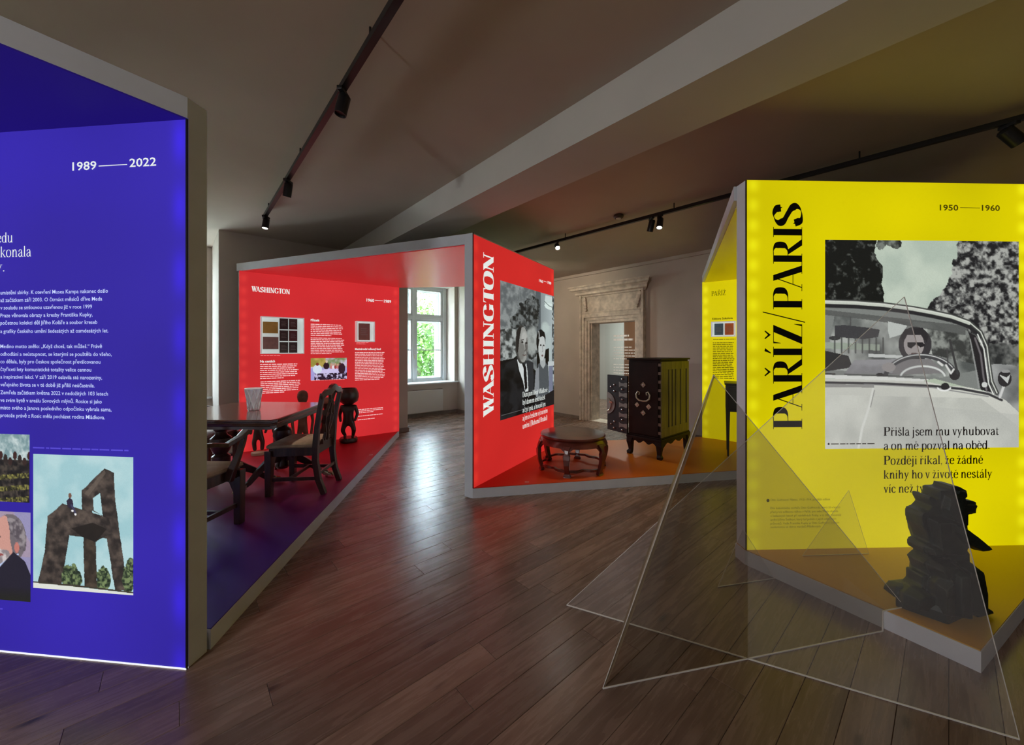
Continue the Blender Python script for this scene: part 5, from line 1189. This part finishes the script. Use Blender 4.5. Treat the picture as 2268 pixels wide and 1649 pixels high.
# ---- carved figures
def skin(name, verts, edges, rad, m, parent, sub=2):
    me = bpy.data.meshes.new(name); me.from_pydata(verts, edges, [])
    o = bpy.data.objects.new(name, me); COL.objects.link(o); md = o.modifiers.new('skin', 'SKIN'); md.use_smooth_shade = True
    for i, r_ in enumerate(rad): me.skin_vertices[0].data[i].radius = (r_ if isinstance(r_, tuple) else (r_, r_))
    me.skin_vertices[0].data[0].use_root = True
    sb = o.modifiers.new('sub', 'SUBSURF'); sb.levels = sub; sb.render_levels = sub
    dg = bpy.context.evaluated_depsgraph_get(); me2 = bpy.data.meshes.new_from_object(o.evaluated_get(dg)); bpy.data.objects.remove(o)
    me2.materials.clear(); me2.materials.append(m); me2.name = name
    o = bpy.data.objects.new(name, me2); COL.objects.link(o); o.parent = parent; return o
def face_bits(o, c, r, m):
    """carved nose, brow and mouth ridge on a head facing -y"""
    b = MB(); b.hull([(c[0]-.12*r, c[1]-.95*r, c[2]-.15*r), (c[0]+.12*r, c[1]-.95*r, c[2]-.15*r), (c[0], c[1]-1.3*r, c[2]-.1*r), (c[0], c[1]-.95*r, c[2]+.35*r)])
    b.tube([(c[0]-.55*r, c[1]-.75*r, c[2]+.3*r), (c[0]-.2*r, c[1]-1.0*r, c[2]+.38*r), (c[0]+.2*r, c[1]-1.0*r, c[2]+.38*r), (c[0]+.55*r, c[1]-.75*r, c[2]+.3*r)], .07*r, n=5)
    b.tube([(c[0]-.28*r, c[1]-.88*r, c[2]-.45*r), (c[0], c[1]-1.02*r, c[2]-.45*r), (c[0]+.28*r, c[1]-.88*r, c[2]-.45*r)], .08*r, n=5)
    for s in (-1, 1): b.hull([(c[0]+s*r*.95, c[1]+dy*r, c[2]+dz*r) for dy, dz in ((-.1, .2), (.15, .2), (-.1, -.25), (.15, -.25))]+[(c[0]+s*r*1.12, c[1]+.05*r, c[2])])
    b.build('carved_features', m, o)
V0 = [(0, 0, .36), (0, 0, .50), (0, -.01, .60), (0, 0, .655), (0, -.005, .70), (0, -.005, .74)]
def std_body(head=True):
    pass
def figure_bowl():
    r = thing('carved_figure', 'dark carved figure with a big round bowl for a head, by the red wall', 'sculpture', (-2.41, 5.66, .1), math.radians(10), 'carved wooden figures along the red wall')
    MB().lathe([(.10, 0), (.125, .012), (.128, .05), (.115, .068), (.0005, .07)], 24).build('base', M_CARVED, r, smooth=True)
    v = [(0, 0, .30), (0, -.01, .40), (0, 0, .50), (0, 0, .56), (-.095, 0, .515), (-.125, .01, .40), (-.10, -.04, .30), (.095, 0, .515), (.125, .01, .41), (.095, -.05, .31), (-.055, -.01, .26), (-.075, -.035, .17), (-.05, .015, .09), (-.05, -.03, .075), (.055, -.01, .26), (.085, -.045, .18), (.06, .01, .09), (.06, -.035, .075)]
    e = [(0, 1), (1, 2), (2, 3), (2, 4), (4, 5), (5, 6), (2, 7), (7, 8), (8, 9), (0, 10), (10, 11), (11, 12), (12, 13), (0, 14), (14, 15), (15, 16), (16, 17)]
    rd = [(.075, .055), (.068, .055), (.075, .05), .05, .034, .024, .018, .034, .024, .018, .040, .034, .024, .02, .040, .034, .024, .02]
    skin('body', v, e, rd, M_CARVED, r)
    MB().lathe([(.035, .545), (.075, .56), (.128, .60), (.142, .66), (.140, .71), (.118, .77), (.104, .79), (.095, .79), (.11, .75), (.11, .70), (.0005, .64)], 32).build('bowl', M_CARVED, r, smooth=True)
figure_bowl()
def figure_tall():
    r = thing('carved_figure', 'brown carved standing figure with a smooth bald head behind the table', 'sculpture', (-2.88, 5.28, .1), math.radians(25), 'carved wooden figures along the red wall')
    MB().lathe([(.09, 0), (.10, .01), (.10, .05), (.0005, .055)], 20).build('base', M_CARVED_BROWN, r, smooth=True)
    v = [(0, 0, .30), (0, 0, .42), (0, 0, .52), (0, 0, .60), (0, 0, .64), (-.10, 0, .535), (-.125, .0, .38), (-.11, -.02, .24), (-.10, -.03, .14), (.10, 0, .535), (.125, 0, .38), (.11, -.02, .24), (.10, -.03, .14), (-.04, 0, .20), (-.04, 0, .05), (.04, 0, .20), (.04, 0, .05)]
    e = [(0, 1), (1, 2), (2, 3), (3, 4), (2, 5), (5, 6), (6, 7), (7, 8), (2, 9), (9, 10), (10, 11), (11, 12), (0, 13), (13, 14), (0, 15), (15, 16)]
    rd = [.06, (.058, .05), (.07, .045), .03, .03, .028, .020, .018, .022, .028, .020, .018, .022, .035, .028, .035, .028]
    skin('body', v, e, rd, M_CARVED_BROWN, r)
    h = MB().lathe([(.028, .615), (.048, .635), (.062, .67), (.068, .71), (.064, .75), (.048, .782), (.025, .796), (.0005, .80)], 20).build('head', M_CARVED_BROWN, r, smooth=True)
    face_bits(h, (0, 0, .705), .062, M_CARVED_BROWN)
figure_tall()
def figure_hat():
    r = thing('carved_figure', 'dark carved figure in a round brimmed hat seen through the chair back', 'sculpture', (-2.63, 5.46, .1), math.radians(15), 'carved wooden figures along the red wall')
    MB().lathe([(.10, 0), (.11, .01), (.11, .045), (.0005, .05)], 20).build('base', M_CARVED, r, smooth=True)
    v = [(0, 0, .28), (0, -.015, .38), (0, 0, .47), (0, 0, .53), (-.085, 0, .47), (-.12, -.02, .36), (-.05, -.09, .35), (.085, 0, .47), (.12, -.02, .36), (.05, -.09, .39), (-.06, -.04, .20), (-.075, .0, .05), (.06, -.04, .20), (.075, 0, .05)]
    e = [(0, 1), (1, 2), (2, 3), (2, 4), (4, 5), (5, 6), (2, 7), (7, 8), (8, 9), (0, 10), (10, 11), (0, 12), (12, 13)]
    rd = [.065, (.07, .06), (.065, .045), .032, .030, .024, .018, .030, .024, .018, .040, .030, .040, .030]
    skin('body', v, e, rd, M_CARVED, r)
    h = MB().lathe([(.03, .50), (.052, .53), (.060, .57), (.055, .61), (.0005, .62)], 20).build('head', M_CARVED, r, smooth=True); face_bits(h, (0, 0, .56), .056, M_CARVED)
    MB().lathe([(.095, .60), (.105, .606), (.085, .625), (.07, .65), (.045, .672), (.0005, .68)], 24).build('hat', M_CARVED_BROWN, r, smooth=True)
figure_hat()
def figure_small():
    r = thing('carved_figure', 'thin carved figure on a pale foot below the table edge', 'sculpture', (-3.28, 4.96, .1), math.radians(30), 'carved wooden figures along the red wall')
    MB().lathe([(.075, 0), (.08, .01), (.078, .035), (.0005, .045)], 20).build('base', mat('pale_wood_foot', (.42, .33, .24, 1), .6), r, smooth=True)
    v = [(0, 0, .28), (0, -.02, .36), (0, 0, .45), (0, 0, .50), (-.07, 0, .44), (-.10, 0, .35), (-.075, -.02, .27), (.07, 0, .44), (.10, 0, .35), (.075, -.02, .27), (-.045, -.025, .17), (-.035, .01, .05), (.05, -.025, .17), (.04, .01, .05)]
    e = [(0, 1), (1, 2), (2, 3), (2, 4), (4, 5), (5, 6), (2, 7), (7, 8), (8, 9), (0, 10), (10, 11), (0, 12), (12, 13)]
    skin('body', v, e, [.045, .045, .045, .025, .022, .017, .015, .022, .017, .015, .028, .022, .028, .022], M_CARVED, r)
    h = MB().lathe([(.022, .47), (.04, .49), (.048, .53), (.04, .57), (.0005, .585)], 18).build('head', M_CARVED, r, smooth=True); face_bits(h, (0, 0, .53), .045, M_CARVED)
figure_small()
def figure_seated():
    r = thing('carved_figure', 'squat dark carved seated figure behind the table corner', 'sculpture', (-3.13, 5.19, .1), math.radians(20), 'carved wooden figures along the red wall')
    MB().lathe([(.085, 0), (.09, .01), (.085, .28), (.0005, .30)], 20).build('base', M_CARVED, r, smooth=True)
    v = [(0, 0, .33), (0, 0, .42), (0, 0, .47), (0, 0, .50), (-.08, -.0, .43), (-.09, -.06, .36), (.08, 0, .43), (.09, -.06, .36), (-.06, -.09, .34), (-.05, -.09, .24), (.06, -.09, .34), (.05, -.09, .24)]
    e = [(0, 1), (1, 2), (2, 3), (2, 4), (4, 5), (2, 6), (6, 7), (0, 8), (8, 9), (0, 10), (10, 11)]
    skin('body', v, e, [.065, .06, .05, .03, .028, .022, .028, .022, .034, .024, .034, .024], M_CARVED, r)
    h = MB().lathe([(.03, .47), (.055, .49), (.062, .53), (.055, .575), (.03, .60), (.0005, .605)], 18).build('head', M_CARVED, r, smooth=True); face_bits(h, (0, 0, .53), .056, M_CARVED)
figure_seated()

# ---- abstract bronze on the yellow platform
def bronze():
    O = Vector((2.235, 2.02)); r = thing('bronze_sculpture', 'dark rugged abstract bronze on a slab base in front of the yellow wall', 'sculpture', (O.x, O.y, .1), math.radians(0))
    k = O.y/F
    def q(px, py): return ((px-HX)*k-O.x, EYE+(HY-py)*k-.1)       # outline point in the bronze's own upright plane
    def lump(pts, y0, y1, sh=.75, seed=0):
        rs = random.Random(seed); P_ = [q(*p) for p in pts]; cx = sum(p[0] for p in P_)/len(P_); cz = sum(p[1] for p in P_)/len(P_); out = []
        for x, z in P_:
            ym = (y0+y1)/2; out += [(x, ym+rs.uniform(-.012, .012), z)]
            out += [(cx+(x-cx)*sh, y0+rs.uniform(0, .015), cz+(z-cz)*sh), (cx+(x-cx)*sh, y1-rs.uniform(0, .015), cz+(z-cz)*sh)]
        return out
    m = MB()
    def c(*a): return [(1927+x/3.387, 1019+y/3.387) for x, y in a]
    sil = c((455, 205), (537, 200), (540, 172), (600, 175), (655, 205), (658, 250), (635, 272), (720, 285), (727, 325), (722, 372), (662, 382), (658, 470), (672, 512), (712, 535), (750, 608), (700, 612), (690, 626), (640, 618), (676, 668), (680, 745), (700, 850), (722, 930), (724, 990), (700, 1130), (300, 1080), (300, 930), (330, 905), (328, 832), (372, 828), (352, 770), (335, 737), (390, 690), (345, 665), (335, 630), (352, 598), (384, 590), (362, 520), (330, 465), (322, 400), (332, 368), (375, 352), (404, 320), (376, 272), (382, 248), (400, 248), (440, 278), (455, 265))
    P_ = [q(*p) for p in sil]; m.extr(P_, -.045, .045)
    L = [(c((345, 380), (455, 370), (600, 400), (640, 600), (600, 690), (400, 680), (375, 560)), -.10, .09), (c((470, 215), (600, 200), (640, 300), (640, 480), (520, 500), (440, 330)), -.085, .08),
         (c((450, 395), (520, 420), (620, 500), (742, 600), (640, 612), (540, 560), (470, 470)), -.14, -.02), (c((560, 190), (640, 200), (650, 245), (560, 262)), -.07, .06), (c((620, 292), (715, 292), (715, 368), (620, 370)), -.065, .05),
         (c((345, 605), (400, 600), (470, 640), (420, 680), (355, 660)), -.09, .03), (c((380, 700), (470, 690), (560, 740), (480, 820), (385, 820), (350, 740)), -.12, .0),
         (c((350, 840), (430, 760), (440, 1080), (340, 1060)), -.14, -.02), (c((440, 720), (520, 700), (540, 1100), (450, 1090)), -.15, .03), (c((550, 700), (660, 690), (700, 900), (700, 1100), (560, 1110)), -.12, .10), (c((390, 700), (660, 680), (700, 1000), (640, 1100), (360, 1060)), -.08, .10),
         (c((215, 970), (270, 925), (330, 915), (420, 1000), (420, 1100), (200, 1060)), -.10, .06), (c((690, 985), (790, 1050), (810, 1080), (640, 1120)), -.09, .07)]
    for i, (pts, y0, y1) in enumerate(L): m.hull(lump(pts, y0, y1, .74, i))
    o = m.build('figure_mass', M_BRONZE, r)
    rm = o.modifiers.new('fuse', 'REMESH'); rm.mode = 'VOXEL'; rm.voxel_size = .0055
    sm = o.modifiers.new('soft', 'SMOOTH'); sm.iterations = 3; sm.factor = .5
    dg = bpy.context.evaluated_depsgraph_get(); me = bpy.data.meshes.new_from_object(o.evaluated_get(dg)); o.modifiers.clear(); o.data = me
    b = MB()
    # slab base, a corner towards the viewer
    A, B, C_, D = fl(1982, 1342, .1)-O, fl(2100, 1384, .1)-O, fl(2168, 1352, .1)-O, Vector((.03, .16))
    def ring(z, s): return [(p.x*s, p.y*s+(.0), z) for p in (A, B, C_, D)]
    b.hull([(p[0], p[1], p[2]) for p in ring(0, 1)+ring(.05, 1.0)+ring(.075, .93)]); ob = b.build('base', M_BRONZE, r, bevel=.012)
    b2 = MB(); b2.hull([(A.x+.0, A.y, .04), (A.x+.0, A.y+.08, .05), (A.x+.02, A.y, .10), (A.x+.07, A.y-.02, .12), (A.x+.16, A.y-.04, .09), (A.x+.16, A.y+.06, .12), (A.x+.03, A.y+.07, .10), (A.x+.1, A.y-.06, .05)])
    b2.build('base_lump', M_BRONZE, r, bevel=.012)
bronze()

# ================================================================== ACRYLIC BARRIER
def sheet(root, pts, th, m, name='acrylic_sheet', edge=True, label=None):
    """flat upright polygon sheet given by (x,y,z) corners in order"""
    P_ = [Vector(p) for p in pts]; n = (P_[1]-P_[0]).cross(P_[-1]-P_[0]); n.normalize()
    for i in range(2, len(P_)-1):
        if n.length < .5: n = (P_[i]-P_[0]).cross(P_[i+1]-P_[0]).normalized()
    k = len(P_); mb = MB(); mb.add(P_, [tuple(range(k))])       # single polished face
    o = mb.build(name, m, root)
    if label: o['label'] = label
    if edge:
        e = MB()
        for i in range(k):
            a_, b_ = P_[i], P_[(i+1) % k]; e.tube([a_, b_], th*(.5 if max(a_.z, b_.z) < .11 else .22), sq=(1, 1))
        e.build('sheet_edge', M_ACR_EDGE, o)
    return o
bar = thing('acrylic_barrier', 'large see-through acrylic triangles crossing on the floor before the yellow wall', 'barrier')
P0, P2, P3, P4 = fl(1255, 1340), fl(1335, 1525), fl(1652, 1460), fl(2258, 1638)
def on_line(A, B, px, py):
    k = (px-HX)/F; d = B-A; t = (k*A.y-A.x)/(d.x-k*d.y); X_ = A.x+t*d.x; Y_ = A.y+t*d.y
    return (X_, Y_, EYE+(HY-py)*Y_/F)
aB = on_line(P0, P4, 2003, 657)
sheet(bar, [(P0.x, P0.y, .003), (P4.x, P4.y, .003), aB], .005, M_ACR_LIGHT, label='clear tall triangular sheet')
aA = on_line(P2, P3, 1580, 830); d2 = (P3-P2).normalized(); E = on_line(P2, P3, 1955, 1390)
t1_ = on_line(P2, P3, 2040, 1370); Ez = (E[0], E[1], .003)
sheet(bar, [(P2.x, P2.y, .003), Ez, (E[0], E[1], .106), (E[0]+d2.x*.15, E[1]+d2.y*.15, .106), aA], .005, M_ACR_DARK, label='smoked triangular sheet crossing the clear one')
# folded flange along the leaning edge of the smoked sheet
nrm = Vector((-d2.y, d2.x)); f0 = Vector((P2.x, P2.y, .003)); f1 = Vector(aA); fl_w = .035
fm = MB(); N = 16; vs = []
for i in range(N+1):
    t = i/N; c = f0.lerp(f1, t)+Vector((0, 0, .0)); c += Vector((-d2.x, -d2.y, 0))*.02*math.sin(math.pi*t)
    w = fl_w*(.25+.75*math.sin(math.pi*min(1, t*1.02))**.6)
    vs += [tuple(c), tuple(c+Vector((d2.x, d2.y, 0))*w*.75+Vector((nrm.x, nrm.y, 0))*w*.5), tuple(c+Vector((d2.x, d2.y, 0))*w*1.25+Vector((nrm.x, nrm.y, 0))*w*.15)]
fs = []
for i in range(N):
    for k in range(2): fs.append((i*3+k, i*3+k+1, i*3+4+k, i*3+3+k))
fm.add(vs, fs); fm.build('flange', M_ACR_FLANGE, bar, smooth=True)['label'] = 'curved pale flange along the leaning edge'
small = thing('acrylic_barrier', 'small pair of clear acrylic triangles at the foot of the yellow wall', 'barrier')
D0 = fl(1590, 1300); D1 = Vector((1.665, 2.435)); aD = on_line(D0, D1, 1645, 1170)
sheet(small, [(D0.x, D0.y, .003), (D1.x, D1.y, .003), aD], .004, M_ACR_LIGHT)
Cr = fl(1915, 1221, .1); Cl = fl(1765, 1222, .1); Cr.y -= .03; Cl.y -= .05; aC = on_line(Cl, Cr, 1880, 1085)
so = sheet(small, [(Cl.x, Cl.y, .103), (Cr.x, Cr.y, .103), aC], .003, M_ACR_LIGHT)

# ================================================================== TRACK LIGHTS
def track(p, q, label):
    p = Vector(p); q = Vector(q); d = (q-p).normalized(); n = Vector((-d.y, d.x)); w = .018
    o = thing('light_track', label, 'light track')
    MB().prism([tuple(p+n*w), tuple(q+n*w), tuple(q-n*w), tuple(p-n*w)], 2.955, 2.99).build('rail', M_BLACK, o)
    h = MB(); L = (q-p).length; k = 0.3
    while k < L: c = p+d*k; h.tube([(c.x, c.y, 2.985), (c.x, c.y, ROOM_Z)], .006, n=6); k += 1.5
    h.build('hanger', M_BLACK, o)
    return p, d
def spotlight(pos, aim, label, lens=None, energy=0, head_l=.13, rad=.034, col=(1, .9, .75), drop=.07, size=math.radians(50)):
    o = thing('spotlight', label, 'spotlight', (pos.x, pos.y, 2.955))
    MB().span(-.016, .016, -.05, .05, -.022, 0).build('adapter', M_BLACK, o, bevel=.003)
    MB().tube([(0, 0, -.02), (0, 0, -drop)], .009, n=8).build('arm', M_BLACK, o)
    dr = Vector(aim).normalized(); R = dr.to_track_quat('Z', 'Y').to_matrix().to_4x4(); M = Matrix.Translation((0, 0, -drop)) @ R
    h = MB().lathe([(rad*.75, -.045), (rad, -.035), (rad, head_l-.045), (rad*.9, head_l-.045), (rad*.85, head_l-.055), (.0005, head_l-.056)], 20, M=M).build('lamp_head', M_BLACK, o, smooth=True)
    if lens:
        MB().lathe([(rad*.82, head_l-.055), (rad*.80, head_l-.050), (.0005, head_l-.047)], 18, M=M).build('lens', lens, h)
    if energy:
        c = Vector((pos.x, pos.y, 2.955)) + (M @ Vector((0, 0, head_l)))
        lamp('spot_beam', 'SPOT', c, energy, col, target=c+dr, size=.03, spot=size, blend=.8)
A1 = cl(585, 483, 2.965); B1 = cl(880, 0, 2.965); d1 = (B1-A1).normalized()
track(A1, B1+d1*3.5, 'black light track on the ceiling left of the beam')
def on_track(A, B, px):
    k = (px-HX)/F; d = B-A; t = (k*A.y-A.x)/(d.x-k*d.y); return A+d*t
spotlight(on_track(A1, B1, 760), (-.2, -.1, -1), 'unlit black track spotlight nearest the viewer on the left track', head_l=.12)
spotlight(on_track(A1, B1, 638), (-.3, .25, -1), 'lit black spotlight in the middle of the left track', M_LENS, 75, head_l=.12)
spotlight(on_track(A1, B1, 589), (-.02, -.22, -1), 'black spotlight at the far end of the left track', M_LENS, 60, head_l=.12)
A2 = cl(1140, 560, 2.965); B2 = cl(2268, 262, 2.965); d2_ = (B2-A2).normalized()
track(A2-d2_*.8, B2+d2_*2.5, 'black light track on the ceiling right of the beam')
spotlight(on_track(A2, B2, 1234), (.06, -.75, -.60), 'brightly glowing spotlight aimed at the viewer, above the red wall', M_LENS_HOT, 8, head_l=.10, drop=.055)
spotlight(on_track(A2, B2, 1443), (-.15, .3, -1), 'dark spotlight paired with a lit one on the right track', None, 0)
spotlight(on_track(A2, B2, 1462), (-.25, -.35, -1), 'lit spotlight of the close pair on the right track', M_LENS, 60)
spotlight(A2-d2_*.55, (.62, .66, -.42), 'added spotlight hidden behind the red wall, brightening the stone doorway', M_LENS, 80, col=(1, .84, .62), size=math.radians(95))  # extra head out of sight, put in to light the portal wall
spotlight(on_track(A2, B2, 2235), (.55, -.1, -.6), 'black spotlight above the yellow wall near the right edge', None, 0, rad=.042)
sd = cl(1370, 481, 3.02); o = thing('smoke_detector', 'small round dark smoke detector on the ceiling', 'smoke detector', (sd.x, sd.y, ROOM_Z))
MB().lathe([(.050, 0), (.058, -.008), (.058, -.028), (.045, -.042), (.0005, -.043)], 24).build('housing', mat('brown_plastic', (.06, .045, .035, 1), .4), o, smooth=True)
MB().lathe([(.030, -.042), (.028, -.050), (.0005, -.052)], 18).build('sensor', mat('white_plastic', (.7, .7, .66, 1), .4), o, smooth=True)

# ================================================================== OUTSIDE: tree beyond the window
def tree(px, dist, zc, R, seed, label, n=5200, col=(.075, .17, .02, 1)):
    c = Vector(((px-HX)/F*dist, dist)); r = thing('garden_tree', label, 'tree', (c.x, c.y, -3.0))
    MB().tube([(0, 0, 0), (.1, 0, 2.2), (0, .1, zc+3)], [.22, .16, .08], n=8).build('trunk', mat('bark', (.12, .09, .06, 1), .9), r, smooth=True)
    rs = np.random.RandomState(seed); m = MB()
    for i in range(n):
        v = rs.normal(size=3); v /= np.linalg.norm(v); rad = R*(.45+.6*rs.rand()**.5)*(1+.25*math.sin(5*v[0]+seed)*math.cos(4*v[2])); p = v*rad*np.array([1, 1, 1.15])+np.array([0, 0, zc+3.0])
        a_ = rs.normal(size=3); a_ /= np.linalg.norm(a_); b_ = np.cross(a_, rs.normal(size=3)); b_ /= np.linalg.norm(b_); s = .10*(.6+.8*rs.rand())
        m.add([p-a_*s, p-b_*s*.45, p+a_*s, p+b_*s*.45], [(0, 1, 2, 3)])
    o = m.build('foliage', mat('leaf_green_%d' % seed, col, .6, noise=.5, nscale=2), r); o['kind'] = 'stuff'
tree(925, 15.5, 1.2, 1.55, 3, 'bright green leafy tree filling the window between the red walls', 6500)
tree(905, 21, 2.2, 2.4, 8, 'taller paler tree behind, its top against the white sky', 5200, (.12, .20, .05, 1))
tree(430, 16, .8, 2.2, 12, 'green tree outside the left window', 4000)
hd = thing('garden_hedge', 'low light green hedge at the foot of the window view', 'hedge', (-3.4, 12.6, -3)); rs = np.random.RandomState(5); m = MB()
for i in range(3500):
    p = np.array([rs.uniform(-3, 3), rs.uniform(-.4, .4), rs.uniform(1.8, 3.3)]); a_ = rs.normal(size=3); a_ /= np.linalg.norm(a_); b_ = np.cross(a_, rs.normal(size=3)); b_ /= np.linalg.norm(b_); m.add([p-a_*.09, p-b_*.05, p+a_*.09, p+b_*.05], [(0, 1, 2, 3)])
m.build('foliage', mat('hedge_leaf', (.15, .20, .05, 1), .6, noise=.4, nscale=2), hd)['kind'] = 'stuff'
MB().span(-3, 3, -.3, .3, 0, 2.4).build('hedge_core', mat('hedge_dark', (.04, .09, .02, 1), .9), hd)
struct(MB().span(-60, 60, 10.5, 90, -3.3, -3).build('ground_outside', mat('grass_outside', (.10, .20, .05, 1), .9)))
